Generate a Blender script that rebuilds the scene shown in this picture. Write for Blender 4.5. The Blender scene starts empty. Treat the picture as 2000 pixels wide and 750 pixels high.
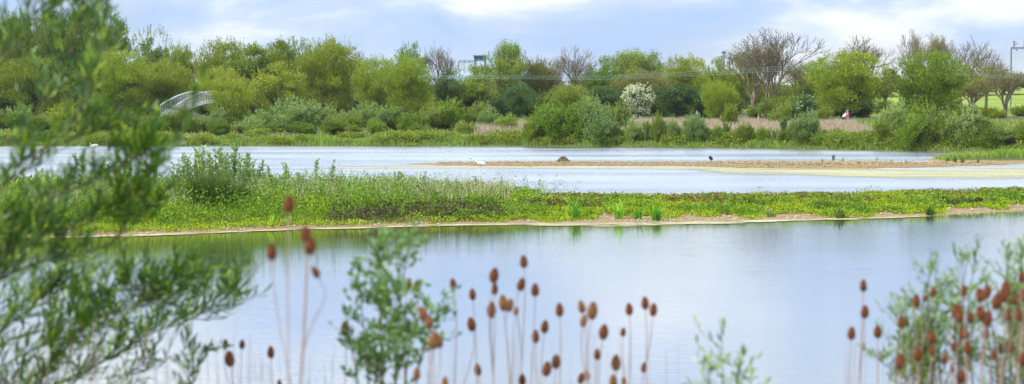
import bpy, math, random
import numpy as np
from mathutils import Vector
rng = np.random.default_rng(7)
random.seed(7)
R = math.radians
S = bpy.context.scene
COL = S.collection
# ------------------------------------------------------------------ camera
F = 4010.0; CH = 4.0; TH = math.atan(170/F)
cam = bpy.data.cameras.new('camera'); co = bpy.data.objects.new('camera', cam); COL.objects.link(co)
cam.sensor_width = 36; cam.lens = 36*F/2000; cam.clip_end = 5000; cam.clip_start = .1
co.location = (0, 0, CH); co.rotation_euler = (math.pi/2-TH, 0, 0)
cam.dof.use_dof = True; cam.dof.focus_distance = 85; cam.dof.aperture_fstop = 4.0
S.camera = co
def P(u, v, Y):
    a = (u-1000)/F; t = (375-v)/F
    d = (a, math.cos(TH)+t*math.sin(TH), -math.sin(TH)+t*math.cos(TH)); k = Y/d[1]
    return Vector((a*k, Y, CH+d[2]*k))
def X(u, Y): return (u-1000)/F*Y
# ------------------------------------------------------------------ sky + sun
SUN_EL = R(48); SUN_AZ = math.atan2(-.75, -.45)
W = bpy.data.worlds.new('World'); S.world = W; W.use_nodes = True
nt = W.node_tree; nt.nodes.clear(); N = nt.nodes.new; Lk = nt.links.new
sky = N('ShaderNodeTexSky'); sky.sky_type = 'NISHITA'; sky.sun_disc = False
sky.sun_elevation = SUN_EL; sky.sun_rotation = SUN_AZ % (2*math.pi)
bg1 = N('ShaderNodeBackground'); bg1.inputs['Strength'].default_value = .12
bg2 = N('ShaderNodeBackground'); bg2.inputs['Strength'].default_value = 1.0
tc = N('ShaderNodeTexCoord'); mp = N('ShaderNodeMapping'); mp.inputs['Scale'].default_value = (1, 1, 3.2)
mp.inputs['Location'].default_value = (3.1, .4, .35)
Lk(tc.outputs['Generated'], mp.inputs['Vector'])
def noise(vec, scale, det=6, rough=.55, dist=0):
    n = N('ShaderNodeTexNoise'); n.inputs['Scale'].default_value = scale; n.inputs['Detail'].default_value = det
    n.inputs['Roughness'].default_value = rough; n.inputs['Distortion'].default_value = dist; Lk(vec, n.inputs['Vector']); return n.outputs['Fac']
def ramp(fac, stops):
    r = N('ShaderNodeValToRGB'); e = r.color_ramp.elements
    while len(e) < len(stops): e.new(.5)
    for i, (p, c) in enumerate(stops): e[i].position = p; e[i].color = (*c, 1) if len(c) == 3 else c
    Lk(fac, r.inputs[0]); return r.outputs[0]
cover = ramp(noise(mp.outputs[0], 6.0, 5, .5, .3), [(.30, (.55,)*3), (.50, (1,)*3)])
tone = ramp(noise(mp.outputs[0], 9.0, 7, .55, .3), [(.36, (.38, .53, .82)), (.47, (.50, .62, .82)), (.60, (.82, .86, .91))])
# the clouds get brighter higher up
sx = N('ShaderNodeSeparateXYZ'); Lk(tc.outputs['Generated'], sx.inputs[0])
hb = ramp(sx.outputs['Z'], [(.0, (.50,)*3), (.05, (.52,)*3), (.085, (.64,)*3), (.14, (.84,)*3), (.30, (.72,)*3), (.8, (.58,)*3)])
h2 = N('ShaderNodeMath'); h2.operation = 'MULTIPLY'; h2.inputs[1].default_value = 2.0; Lk(hb, h2.inputs[0])
Lk(tone, bg2.inputs['Color']); Lk(h2.outputs[0], bg2.inputs['Strength'])
Lk(sky.outputs[0], bg1.inputs['Color'])
mx = N('ShaderNodeMixShader'); Lk(cover, mx.inputs[0]); Lk(bg1.outputs[0], mx.inputs[1]); Lk(bg2.outputs[0], mx.inputs[2])
wo = N('ShaderNodeOutputWorld'); Lk(mx.outputs[0], wo.inputs['Surface'])
sun = bpy.data.lights.new('sun', 'SUN'); sun.energy = 3.7; sun.angle = R(1.5); sun.color = (1, .95, .86)
so = bpy.data.objects.new('sun', sun); COL.objects.link(so)
sd = Vector((math.sin(SUN_AZ)*math.cos(SUN_EL), math.cos(SUN_AZ)*math.cos(SUN_EL), math.sin(SUN_EL)))
so.rotation_euler = sd.to_track_quat('Z', 'Y').to_euler(); so.location = (-20, -20, 40)
S.view_settings.view_transform = 'Standard'; S.view_settings.look = 'None'; S.view_settings.exposure = .32; S.view_settings.gamma = 1
S.render.engine = 'CYCLES'
S.cycles.max_bounces = 6; S.cycles.diffuse_bounces = 3; S.cycles.transmission_bounces = 4; S.cycles.transparent_max_bounces = 12
# ------------------------------------------------------------------ helpers
def tag(o, label=None, cat=None, group=None, kind=None):
    if label: o['label'] = label
    if cat: o['category'] = cat
    if group: o['group'] = group
    if kind: o['kind'] = kind
    return o
def empty(name, loc=(0, 0, 0), rz=0):
    o = bpy.data.objects.new(name, None); COL.objects.link(o); o.location = loc; o.rotation_euler = (0, 0, rz); o.empty_display_size = .2; return o
def mesh(name, V, Fs, smooth=False):
    """V (n,3); Fs list of int arrays (m,k)"""
    me = bpy.data.meshes.new(name); V = np.asarray(V, dtype=np.float32)
    Fs = [np.asarray(f, dtype=np.int32) for f in Fs if len(f)]
    me.vertices.add(len(V)); me.vertices.foreach_set('co', V.ravel())
    idx = np.concatenate([f.ravel() for f in Fs]); tot = np.concatenate([np.full(len(f), f.shape[1], np.int32) for f in Fs])
    st = np.concatenate([[0], np.cumsum(tot)[:-1]]).astype(np.int32)
    me.loops.add(len(idx)); me.loops.foreach_set('vertex_index', idx)
    me.polygons.add(len(tot)); me.polygons.foreach_set('loop_start', st)
    me.polygons.foreach_set('use_smooth', np.full(len(tot), smooth)); me.update(calc_edges=True); me.validate(); return me
def obj(name, me, mat, parent=None):
    o = bpy.data.objects.new(name, me); COL.objects.link(o)
    if mat and not me.materials: me.materials.append(mat)
    if parent: o.parent = parent
    return o
class MB:
    def __init__(s): s.V = []; s.Q = []; s.T = []; s.n = 0
    def add(s, V, Q=None, T=None):
        V = np.asarray(V, dtype=float)
        if Q is not None and len(Q): s.Q.append(np.asarray(Q)+s.n)
        if T is not None and len(T): s.T.append(np.asarray(T)+s.n)
        s.V.append(V); s.n += len(V)
    def tube(s, pts, rad, k=5):
        pts = np.asarray([tuple(p) for p in pts], float); n = len(pts); rad = np.broadcast_to(np.asarray(rad, float), (n,))
        T = np.gradient(pts, axis=0); T /= (np.linalg.norm(T, axis=1)[:, None]+1e-9)
        ref = np.array([.31, .95, .05]) if abs(T[:, 2]).mean() > .5 else np.array([.05, .1, 1.])
        A = np.cross(T, ref); A /= (np.linalg.norm(A, axis=1)[:, None]+1e-9); B = np.cross(T, A)
        th = np.arange(k)*2*math.pi/k
        V = pts[:, None, :]+rad[:, None, None]*(A[:, None, :]*np.cos(th)[None, :, None]+B[:, None, :]*np.sin(th)[None, :, None])
        i = np.arange(n-1)[:, None]*k; j = np.arange(k)[None, :]; j2 = (j+1) % k
        Q = np.stack([i+j, i+j2, i+k+j2, i+k+j], -1).reshape(-1, 4)
        s.add(V.reshape(-1, 3), Q)
        if k == 4: s.Q.append(np.array([[0, 1, 2, 3], [3, 2, 1, 0]])[:1]+s.n-n*k)
    def box(s, c, d, rz=0, taper=1):
        c = np.array(c, float); d = np.array(d, float)/2
        V = np.array([[x, y, z] for z in (-1, 1) for y in (-1, 1) for x in (-1, 1)], float)
        V[4:, :2] *= taper; V *= d; cs, sn = math.cos(rz), math.sin(rz)
        V = np.stack([V[:, 0]*cs-V[:, 1]*sn, V[:, 0]*sn+V[:, 1]*cs, V[:, 2]], 1)+c
        s.add(V, [[0, 2, 3, 1], [4, 5, 7, 6], [0, 1, 5, 4], [2, 6, 7, 3], [0, 4, 6, 2], [1, 3, 7, 5]])
    def leaves(s, Pn, D, L, Wd, shape=4):
        n = len(Pn); D = D/(np.linalg.norm(D, axis=1)[:, None]+1e-9)
        r = rng.normal(size=(n, 3)); Sd = np.cross(D, r); Sd /= (np.linalg.norm(Sd, axis=1)[:, None]+1e-9)
        L = np.broadcast_to(L, (n,))[:, None]; Wd = np.broadcast_to(Wd, (n,))[:, None]
        if shape == 4:
            V = np.stack([Pn, Pn+D*L*.45+Sd*Wd/2, Pn+D*L, Pn+D*L*.45-Sd*Wd/2], 1).reshape(-1, 3)
            s.add(V, np.arange(n*4).reshape(n, 4))
        else:
            nn = np.cross(D, Sd)*L*.07
            V = np.stack([Pn, Pn+D*L*.25+Sd*Wd*.42+nn, Pn+D*L*.6+Sd*Wd*.45+nn*1.1, Pn+D*L-nn*.6, Pn+D*L*.6-Sd*Wd*.45+nn*1.1, Pn+D*L*.25-Sd*Wd*.42+nn], 1).reshape(-1, 3)
            b = np.arange(n)[:, None]*6
            s.add(V, np.concatenate([b+np.array([[0, 1, 2, 5]]), b+np.array([[5, 2, 3, 4]])]))
    def blades(s, Pn, H, Wd, bend):
        """grass blades: 2 segment strips"""
        n = len(Pn); th = rng.uniform(0, 2*math.pi, n); d = np.stack([np.cos(th), np.sin(th), np.zeros(n)], 1)
        t2 = rng.uniform(0, 2*math.pi, n); sdv = np.stack([np.cos(t2), np.sin(t2), np.zeros(n)], 1)
        H = np.broadcast_to(H, (n,))[:, None]; Wd = np.broadcast_to(Wd, (n,))[:, None]; b = np.broadcast_to(bend, (n,))[:, None]
        up = np.array([[0, 0, 1.]])
        m = Pn+up*H*.55+d*H*b*.25; tp = Pn+up*H*(1-.25*b)+d*H*b
        V = np.stack([Pn-sdv*Wd/2, Pn+sdv*Wd/2, m+sdv*Wd*.4, m-sdv*Wd*.4, tp], 1).reshape(-1, 3)
        i = np.arange(n)[:, None]*5
        s.add(V, i+np.array([[0, 1, 2, 3]]), i+np.array([[3, 2, 4]]))
    def mesh(s, name, smooth=False):
        Fs = []
        if s.Q: Fs.append(np.concatenate(s.Q))
        if s.T: Fs.append(np.concatenate(s.T))
        return mesh(name, np.concatenate(s.V), Fs, smooth)
    def obj(s, name, mat, parent=None, smooth=False): return obj(name, s.mesh(name, smooth), mat, parent)
ORD = ['first', 'second', 'third', 'fourth', 'fifth', 'sixth', 'seventh', 'eighth', 'ninth', 'tenth', 'eleventh', 'twelfth', 'thirteenth', 'fourteenth', 'fifteenth', 'sixteenth', 'seventeenth', 'eighteenth', 'nineteenth', 'twentieth']
T10 = {2: 'twenty', 3: 'thirty', 4: 'forty', 5: 'fifty'}
def ordn(i):
    if i < 20: return ORD[i]
    k = (i+1) // 10; r = (i+1) % 10
    return {2: 'twentieth', 3: 'thirtieth', 4: 'fortieth', 5: 'fiftieth'}[k] if r == 0 else T10[k]+'-'+ORD[r-1]
# ------------------------------------------------------------------ materials
MATS = {}
def newmat(name):
    m = bpy.data.materials.new(name); m.use_nodes = True; t = m.node_tree; t.nodes.clear()
    o = t.nodes.new('ShaderNodeOutputMaterial'); MATS[name] = m; return m, t, o
def nd(t, typ, **kw):
    n = t.nodes.new(typ)
    for k, v in kw.items():
        if k in n.inputs: n.inputs[k].default_value = v
        else: setattr(n, k, v)
    return n
def mixc(t, fac, a, b, mode='MIX'):
    m = t.nodes.new('ShaderNodeMix'); m.data_type = 'RGBA'; m.blend_type = mode
    for i, v in ((0, fac), (6, a), (7, b)):
        if hasattr(v, 'is_output'): t.links.new(v, m.inputs[i])
        elif i == 0: m.inputs[0].default_value = v
        else: m.inputs[i].default_value = (*v, 1)
    return m.outputs[2]
def cr(t, fac, stops):
    r = t.nodes.new('ShaderNodeValToRGB'); e = r.color_ramp.elements
    while len(e) < len(stops): e.new(.5)
    for i, (p, c) in enumerate(stops): e[i].position = p; e[i].color = (*c, 1)
    t.links.new(fac, r.inputs[0]); return r.outputs[0]
def tn(t, vec, scale, det=4, rough=.55):
    n = nd(t, 'ShaderNodeTexNoise', Scale=scale, Detail=det, Roughness=rough)
    if vec: t.links.new(vec, n.inputs['Vector'])
    return n.outputs['Fac']
def fol(name, c1, c2, c3=None, p3=.12, trans=.42, gloss=.04, clump=.35, objvar=.25):
    """leaf material: colour varies per leaf, in clumps and from plant to plant"""
    m, t, o = newmat(name)
    g = nd(t, 'ShaderNodeNewGeometry'); tcn = nd(t, 'ShaderNodeTexCoord'); oi = nd(t, 'ShaderNodeObjectInfo')
    n = tn(t, g.outputs['Position'], clump, 3)
    ad = nd(t, 'ShaderNodeMath', operation='ADD'); t.links.new(g.outputs['Random Per Island'], ad.inputs[0]); t.links.new(n, ad.inputs[1])
    sb = nd(t, 'ShaderNodeMath', operation='MULTIPLY_ADD'); t.links.new(ad.outputs[0], sb.inputs[0]); sb.inputs[1].default_value = .9; sb.inputs[2].default_value = -.4
    c = cr(t, sb.outputs[0], [(.1, c1), (.85, c2)])
    if c3:
        gt = nd(t, 'ShaderNodeMath', operation='LESS_THAN'); t.links.new(g.outputs['Random Per Island'], gt.inputs[0]); gt.inputs[1].default_value = p3
        c = mixc(t, gt.outputs[0], c, c3)
    hs = nd(t, 'ShaderNodeHueSaturation'); t.links.new(c, hs.inputs['Color'])
    mv = nd(t, 'ShaderNodeMapRange'); t.links.new(oi.outputs['Random'], mv.inputs['Value']); mv.inputs['To Min'].default_value = 1-objvar*.6; mv.inputs['To Max'].default_value = 1+objvar
    t.links.new(mv.outputs[0], hs.inputs['Value'])
    mh = nd(t, 'ShaderNodeMapRange'); t.links.new(oi.outputs['Random'], mh.inputs['Value']); mh.inputs['To Min'].default_value = .515; mh.inputs['To Max'].default_value = .488
    t.links.new(mh.outputs[0], hs.inputs['Hue'])
    d = nd(t, 'ShaderNodeBsdfDiffuse'); tr = nd(t, 'ShaderNodeBsdfTranslucent'); gl = nd(t, 'ShaderNodeBsdfGlossy', Roughness=.45)
    gl.inputs['Color'].default_value = (.6, .65, .6, 1)
    t.links.new(hs.outputs[0], d.inputs['Color'])
    tcv = mixc(t, 1.0, hs.outputs[0], (1.25, 1.2, .7), 'MULTIPLY'); t.links.new(tcv, tr.inputs['Color'])
    a = nd(t, 'ShaderNodeMixShader'); a.inputs[0].default_value = trans; t.links.new(d.outputs[0], a.inputs[1]); t.links.new(tr.outputs[0], a.inputs[2])
    b = nd(t, 'ShaderNodeMixShader'); b.inputs[0].default_value = gloss; t.links.new(a.outputs[0], b.inputs[1]); t.links.new(gl.outputs[0], b.inputs[2])
    t.links.new(b.outputs[0], o.inputs['Surface']); return m
def solid(name, c1, c2=None, scale=6, rough=.8, bump=.0, spec=.3):
    m, t, o = newmat(name); c2 = c2 or tuple(x*.75 for x in c1)
    tcn = nd(t, 'ShaderNodeTexCoord'); n = tn(t, tcn.outputs['Object'], scale, 5)
    p = nd(t, 'ShaderNodeBsdfPrincipled'); p.inputs['Roughness'].default_value = rough; p.inputs['Specular IOR Level'].default_value = spec
    t.links.new(cr(t, n, [(.35, c1), (.65, c2)]), p.inputs['Base Color'])
    if bump:
        b = nd(t, 'ShaderNodeBump', Strength=bump); t.links.new(n, b.inputs['Height']); t.links.new(b.outputs[0], p.inputs['Normal'])
    t.links.new(p.outputs[0], o.inputs['Surface']); return m
M_olive = fol('olive_foliage', (.17, .22, .015), (.32, .39, .04))
M_willow = fol('willow_foliage', (.18, .255, .015), (.35, .44, .04))
M_bright = fol('bright_foliage', (.12, .22, .012), (.29, .41, .035))
M_mid = fol('mid_foliage', (.115, .185, .018), (.27, .35, .05))
M_greyg = fol('grey_green_foliage', (.14, .23, .05), (.33, .45, .14), gloss=.06)
M_yel = fol('yellow_green_foliage', (.16, .25, .03), (.36, .44, .09))
M_dark = fol('ivy_foliage', (.05, .10, .02), (.13, .20, .04), trans=.15)
M_brown = fol('budding_foliage', (.15, .15, .04), (.27, .26, .07))
M_haw = fol('hawthorn_foliage', (.07, .14, .03), (.18, .28, .07))
M_bloss = fol('white_blossom', (.60, .62, .45), (.80, .82, .66), trans=.3, objvar=.05)
M_bark = solid('bark', (.075, .06, .035), (.14, .11, .07), 3, .9, .3)
M_barkp = solid('pale_twig_bark', (.16, .13, .08), (.27, .22, .14), 3, .9)
M_weed = fol('lime_weeds', (.11, .25, .005), (.54, .64, .02), (.08, .12, .015), .2, trans=.45, clump=.9)
M_forb = fol('dark_forbs', (.05, .14, .010), (.20, .34, .02), trans=.35, clump=.8)
M_purple = fol('purple_herbs', (.05, .022, .030), (.10, .045, .04), (.10, .2, .02), .25, trans=.15, clump=.8)
M_red = fol('reddish_herbs', (.12, .035, .025), (.22, .08, .04), (.2, .3, .03), .35, trans=.2, clump=.8)
M_grass = fol('green_grass', (.07, .17, .012), (.25, .42, .035), (.30, .25, .09), .12, clump=.5)
M_bankg = fol('bank_grass_blades', (.08, .19, .015), (.28, .44, .05), (.34, .28, .13), .15, clump=.5)
M_tuss = fol('rush_blades', (.04, .10, .008), (.12, .20, .02), (.20, .20, .05), .2, trans=.2)
M_reed = fol('pink_reed', (.50, .35, .28), (.68, .54, .44), (.25, .28, .10), .12, trans=.2, clump=.3)
M_shoot = fol('sapling_leaves', (.13, .24, .04), (.32, .44, .10), trans=.4, gloss=.15)
M_iris = fol('iris_leaves', (.13, .34, .02), (.34, .60, .06), trans=.4)
M_fgw = fol('near_willow_leaves', (.02, .075, .006), (.08, .19, .016), (.32, .46, .02), .13, trans=.4, gloss=.07, clump=6)
M_fgs = fol('sallow_leaves', (.09, .20, .03), (.30, .46, .12), trans=.5, gloss=.10, clump=6)
M_fgr = fol('near_herb_leaves', (.14, .27, .03), (.36, .50, .10), (.05, .13, .03), .15, trans=.4, gloss=.15, clump=6)
M_twig = solid('brown_twig', (.10, .075, .04), (.17, .13, .08), 30, .8)
M_dry = solid('dry_stem', (.36, .23, .19), (.48, .34, .27), 12, .85)
M_head = solid('teasel_head', (.36, .13, .055), (.19, .065, .03), 24, .85, .4)
M_tan = solid('tan_teasel_head', (.46, .24, .10), (.30, .14, .06), 24, .85, .4)
M_white = solid('white_feather', (.82, .82, .78), (.75, .75, .70), 5, .7)
M_black = solid('dark_feather', (.015, .018, .03), (.03, .03, .04), 5, .5)
M_beak = solid('beak', (.35, .16, .03), None, 5, .5)
M_paint = solid('white_paint', (.72, .74, .74), (.58, .60, .60), 2, .5)
M_deck = solid('weathered_deck', (.25, .22, .18), (.16, .14, .11), 3, .8)
M_steel = solid('grey_steel', (.20, .22, .25), (.14, .16, .19), 2, .5)
M_blue = solid('blue_cladding', (.12, .24, .30), (.07, .14, .20), 1, .5)
M_glass = solid('dark_glass', (.03, .06, .08), None, 1, .15, spec=.6)
M_skin = solid('skin', (.45, .27, .19), (.42, .25, .17), 5, .6)
M_cable = solid('green_cable', (.22, .36, .26), (.28, .42, .32), 1, .6)
M_pole = solid('pole_wood', (.16, .12, .08), (.10, .08, .055), 2, .9)
M_gravel = solid('orange_gravel', (.44, .32, .17), (.26, .19, .09), 3, .9)
M_stone = solid('flint', (.55, .48, .38), (.35, .28, .20), 8, .9)
# ground
def ground_mat():
    m, t, o = newmat('ground_soil'); g = nd(t, 'ShaderNodeNewGeometry'); pos = g.outputs['Position']
    sp = nd(t, 'ShaderNodeSeparateXYZ'); t.links.new(pos, sp.inputs[0])
    n1 = tn(t, pos, .7, 5); n2 = tn(t, pos, 9, 5, .7); n3 = tn(t, pos, .05, 4)
    mud = cr(t, n2, [(.30, (.13, .085, .035)), (.5, (.29, .20, .085)), (.62, (.40, .29, .14)), (.75, (.56, .48, .32))])
    soil = cr(t, n2, [(.3, (.05, .06, .015)), (.7, (.12, .15, .03))])
    mead = cr(t, n3, [(.35, (.15, .25, .012)), (.65, (.30, .37, .02))])
    zz = nd(t, 'ShaderNodeMath', operation='MULTIPLY_ADD'); t.links.new(n1, zz.inputs[0]); zz.inputs[1].default_value = -.16; t.links.new(sp.outputs['Z'], zz.inputs[2])
    mr = nd(t, 'ShaderNodeMapRange'); t.links.new(zz.outputs[0], mr.inputs['Value']); mr.inputs['From Min'].default_value = .06; mr.inputs['From Max'].default_value = .12
    c = mixc(t, mr.outputs[0], mud, soil)
    my = nd(t, 'ShaderNodeMapRange'); t.links.new(sp.outputs['Y'], my.inputs['Value']); my.inputs['From Min'].default_value = 262; my.inputs['From Max'].default_value = 275
    mxx = nd(t, 'ShaderNodeMapRange'); t.links.new(sp.outputs['X'], mxx.inputs['Value']); mxx.inputs['From Min'].default_value = 32; mxx.inputs['From Max'].default_value = 36
    mm_ = nd(t, 'ShaderNodeMath', operation='MULTIPLY'); t.links.new(my.outputs[0], mm_.inputs[0]); t.links.new(mxx.outputs[0], mm_.inputs[1])
    c = mixc(t, mm_.outputs[0], c, mead)
    mfar = nd(t, 'ShaderNodeMapRange'); t.links.new(sp.outputs['Y'], mfar.inputs['Value']); mfar.inputs['From Min'].default_value = 150; mfar.inputs['From Max'].default_value = 152
    c = mixc(t, mfar.outputs[0], c, mixc(t, mm_.outputs[0], soil, mead))
    p = nd(t, 'ShaderNodeBsdfPrincipled', Roughness=.9); t.links.new(c, p.inputs['Base Color'])
    b = nd(t, 'ShaderNodeBump', Strength=.6, Distance=.05); t.links.new(n2, b.inputs['Height']); t.links.new(b.outputs[0], p.inputs['Normal'])
    t.links.new(p.outputs[0], o.inputs['Surface']); return m
M_ground = ground_mat()
def water_mat():
    m, t, o = newmat('lake_water'); g = nd(t, 'ShaderNodeNewGeometry')
    sp = nd(t, 'ShaderNodeSeparateXYZ'); t.links.new(g.outputs['Position'], sp.inputs[0])
    def wn(sx_, sy_, det, rough=.5):
        mpn = nd(t, 'ShaderNodeMapping'); mpn.inputs['Scale'].default_value = (sx_, sy_, 1); mpn.inputs['Rotation'].default_value = (0, 0, .06)
        t.links.new(g.outputs['Position'], mpn.inputs[0]); return tn(t, mpn.outputs[0], 1, det, rough)
    near = wn(1.4, 7.5, 4); far = wn(.9, 3.2, 5, .6); patch = wn(.03, .12, 3)
    def bump(h, dist):
        b = nd(t, 'ShaderNodeBump', Strength=1.0, Distance=dist); t.links.new(h, b.inputs['Height']); return b
    npch = cr(t, wn(.07, .22, 3), [(.30, (.6,)*3), (.70, (1,)*3)])
    hn = nd(t, 'ShaderNodeMath', operation='MULTIPLY'); t.links.new(near, hn.inputs[0]); t.links.new(npch, hn.inputs[1])
    b1 = bump(hn.outputs[0], .0036)
    # wind-ruffled beyond the island, calm in its lee
    my = nd(t, 'ShaderNodeMapRange'); t.links.new(sp.outputs['Y'], my.inputs['Value']); my.inputs['From Min'].default_value = 84; my.inputs['From Max'].default_value = 92
    pm = cr(t, patch, [(.35, (.55,)*3), (.6, (1,)*3)])
    mm = nd(t, 'ShaderNodeMath', operation='MULTIPLY'); t.links.new(my.outputs[0], mm.inputs[0]); t.links.new(pm, mm.inputs[1])
    h2 = nd(t, 'ShaderNodeMath', operation='MULTIPLY'); t.links.new(far, h2.inputs[0]); t.links.new(mm.outputs[0], h2.inputs[1])
    b2 = bump(h2.outputs[0], .16); t.links.new(b1.outputs[0], b2.inputs['Normal'])
    fr = nd(t, 'ShaderNodeFresnel', IOR=1.36); t.links.new(b1.outputs[0], fr.inputs['Normal'])
    mf = nd(t, 'ShaderNodeMapRange'); t.links.new(fr.outputs[0], mf.inputs['Value']); mf.inputs['To Min'].default_value = .06; mf.inputs['To Max'].default_value = 1.0; mf.inputs['From Max'].default_value = .90
    d = nd(t, 'ShaderNodeBsdfDiffuse'); d.inputs['Color'].default_value = (.06, .07, .035, 1)
    gl = nd(t, 'ShaderNodeBsdfGlossy', Roughness=.04); gl.inputs['Color'].default_value = (.97, .97, 1, 1); t.links.new(b2.outputs[0], gl.inputs['Normal'])
    rr = nd(t, 'ShaderNodeMapRange'); t.links.new(mm.outputs[0], rr.inputs['Value']); rr.inputs['To Min'].default_value = .004; rr.inputs['To Max'].default_value = .22; t.links.new(rr.outputs[0], gl.inputs['Roughness'])
    mxs = nd(t, 'ShaderNodeMixShader'); t.links.new(mf.outputs[0], mxs.inputs[0]); t.links.new(d.outputs[0], mxs.inputs[1]); t.links.new(gl.outputs[0], mxs.inputs[2])
    t.links.new(mxs.outputs[0], o.inputs['Surface']); return m
M_water = water_mat()
def algae_mat(name, c1, c2, lo, hi, scx, scy):
    m, t, o = newmat(name); g = nd(t, 'ShaderNodeNewGeometry')
    mpn = nd(t, 'ShaderNodeMapping'); mpn.inputs['Scale'].default_value = (scx, scy, 1); t.links.new(g.outputs['Position'], mpn.inputs[0])
    n = tn(t, mpn.outputs[0], 1, 6, .65); n2 = tn(t, g.outputs['Position'], 3, 5, .7)
    at = nd(t, 'ShaderNodeAttribute'); at.attribute_name = 'edge'
    ad = nd(t, 'ShaderNodeMath', operation='ADD'); t.links.new(n, ad.inputs[0]); t.links.new(at.outputs['Fac'], ad.inputs[1])
    a = nd(t, 'ShaderNodeMapRange'); t.links.new(ad.outputs[0], a.inputs['Value']); a.inputs['From Min'].default_value = lo; a.inputs['From Max'].default_value = hi
    d = nd(t, 'ShaderNodeBsdfPrincipled', Roughness=.6); t.links.new(cr(t, n2, [(.35, c1), (.65, c2)]), d.inputs['Base Color'])
    tr = nd(t, 'ShaderNodeBsdfTransparent'); mxs = nd(t, 'ShaderNodeMixShader')
    t.links.new(a.outputs[0], mxs.inputs[0]); t.links.new(tr.outputs[0], mxs.inputs[1]); t.links.new(d.outputs[0], mxs.inputs[2])
    t.links.new(mxs.outputs[0], o.inputs['Surface']); return m
M_algae = algae_mat('floating_algae', (.34, .34, .15), (.58, .54, .30), .31, .50, .09, 1.1)
M_scum = algae_mat('shore_scum', (.40, .33, .17), (.60, .52, .30), .40, .50, .5, 1.8)
# ------------------------------------------------------------------ terrain heights
FX = [-60, -40, -15.6, -11, -6.6, -1.7, 5.2, 8.9, 12.7, 15.9, 19.3, 40, 60]; FYv = [56, 58, 62.2, 63.2, 66.3, 68.6, 70.2, 71, 72.4, 74.6, 77.3, 90, 100]
WX = [-60, -5, 0, 10, 19, 30, 44]; WV = [19, 18, 15.5, 13.5, 12, 8, 0]
SX = [-120, -50, 0, 19, 40, 80, 200]; SY = [203, 200, 199, 190, 173, 160, 150]
def wob(x, y, s=1., seed=0):
    return (np.sin(x*1.3*s+seed)+np.sin(x*.57*s+y*.4*s+1.7+seed)+np.sin(x*2.9*s-y*1.1*s+seed*2))/3
def front(x): return np.interp(x, FX, FYv)+.25*wob(x, 0, 1.2)
def width(x): return np.interp(x, WX, WV)
def shore(x): return np.interp(x, SX, SY)+.5*wob(x, 0, .5)
def height(x, y):
    x = np.asarray(x, float); y = np.asarray(y, float)
    z = np.full(np.broadcast(x, y).shape, -.8)
    # near bank
    nb = 2.3-np.clip((y-2)/16, 0, 1)*3.4+.06*wob(x, y, 1.3); z = np.maximum(z, nb)
    # island
    f = front(x); w = width(x); d = np.minimum(y-f, f+w-y)
    isl = np.interp(d, [-2, 0, 2.2, 5, 8], [-.6, 0, .13, .34, .42])*np.interp(x, [-8, 4], [1, .52])+.03*wob(x, y, 2.5)*np.clip(d, 0, 1); z = np.maximum(z, isl)
    # gravel spit
    half = np.interp(x, [-8, -5, 0, 12, 16, 22, 28, 33, 36], [0, 2.4, 3.6, 3.4, 6.4, 6.6, 4.0, 2.6, 0]); cy = np.interp(x, [-8, 12, 18, 27, 36], [138, 137, 134.5, 136, 141])
    dd = half-np.abs(y-cy+.6*wob(x, 0, .8)); z = np.maximum(z, np.interp(dd, [-2, 0, 1.2, 4], [-.5, 0, .07, .2])+.015*wob(x, y, 3))
    # green tip on the right
    dd = np.minimum(4.5-np.abs(y-146.5+(x-30)*.1), (x-30)*.6); z = np.maximum(z, np.interp(dd, [-2, 0, 1, 4], [-.5, 0, .25, .45]))
    # far bank
    d = y-shore(x)
    fb = np.interp(d, [-3, 0, .7, 9, 26, 110, 330, 700, 1300], [-.8, 0, .45, .95, 1.75, 2.7, 5.8, 12, 16])+.04*wob(x, y, 1.)*np.clip(d, 0, 1)
    return np.maximum(z, fb)
def hz(x, y): return float(height(x, y))
ys = np.unique(np.concatenate([np.arange(-40, 0, 5), np.arange(0, 20, .8), np.arange(20, 56, 4), np.arange(56, 106, .45), np.arange(106, 126, 2.5), np.arange(126, 155, .6), np.arange(155, 168, 2), np.arange(168, 262, .8), np.arange(262, 400, 6), np.arange(400, 1000, 30), np.arange(1000, 2600, 150)]))
xs = np.unique(np.concatenate([np.arange(-1400, -100, 60), np.arange(-100, -52, 4), np.arange(-52, 64, .6), np.arange(64, 110, 4), np.arange(110, 1400, 60)]))
GX, GY = np.meshgrid(xs, ys); GZ = height(GX, GY); nx, ny = len(xs), len(ys)
V = np.stack([GX, GY, GZ], -1).reshape(-1, 3); i = np.arange(ny-1)[:, None]*nx; j = np.arange(nx-1)[None, :]
Q = np.stack([i+j, i+j+1, i+j+1+nx, i+j+nx], -1).reshape(-1, 4)
tag(obj('ground', mesh('ground', V, [Q], True), M_ground), kind='structure')
wx = np.array([-1400, 1400.]); wv = np.array([[-1400, 6, 0], [1400, 6, 0], [1400, 215, 0], [-1400, 215, 0]])
tag(obj('water', mesh('water', wv, [[[0, 1, 2, 3]]]), M_water), kind='structure')
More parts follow.
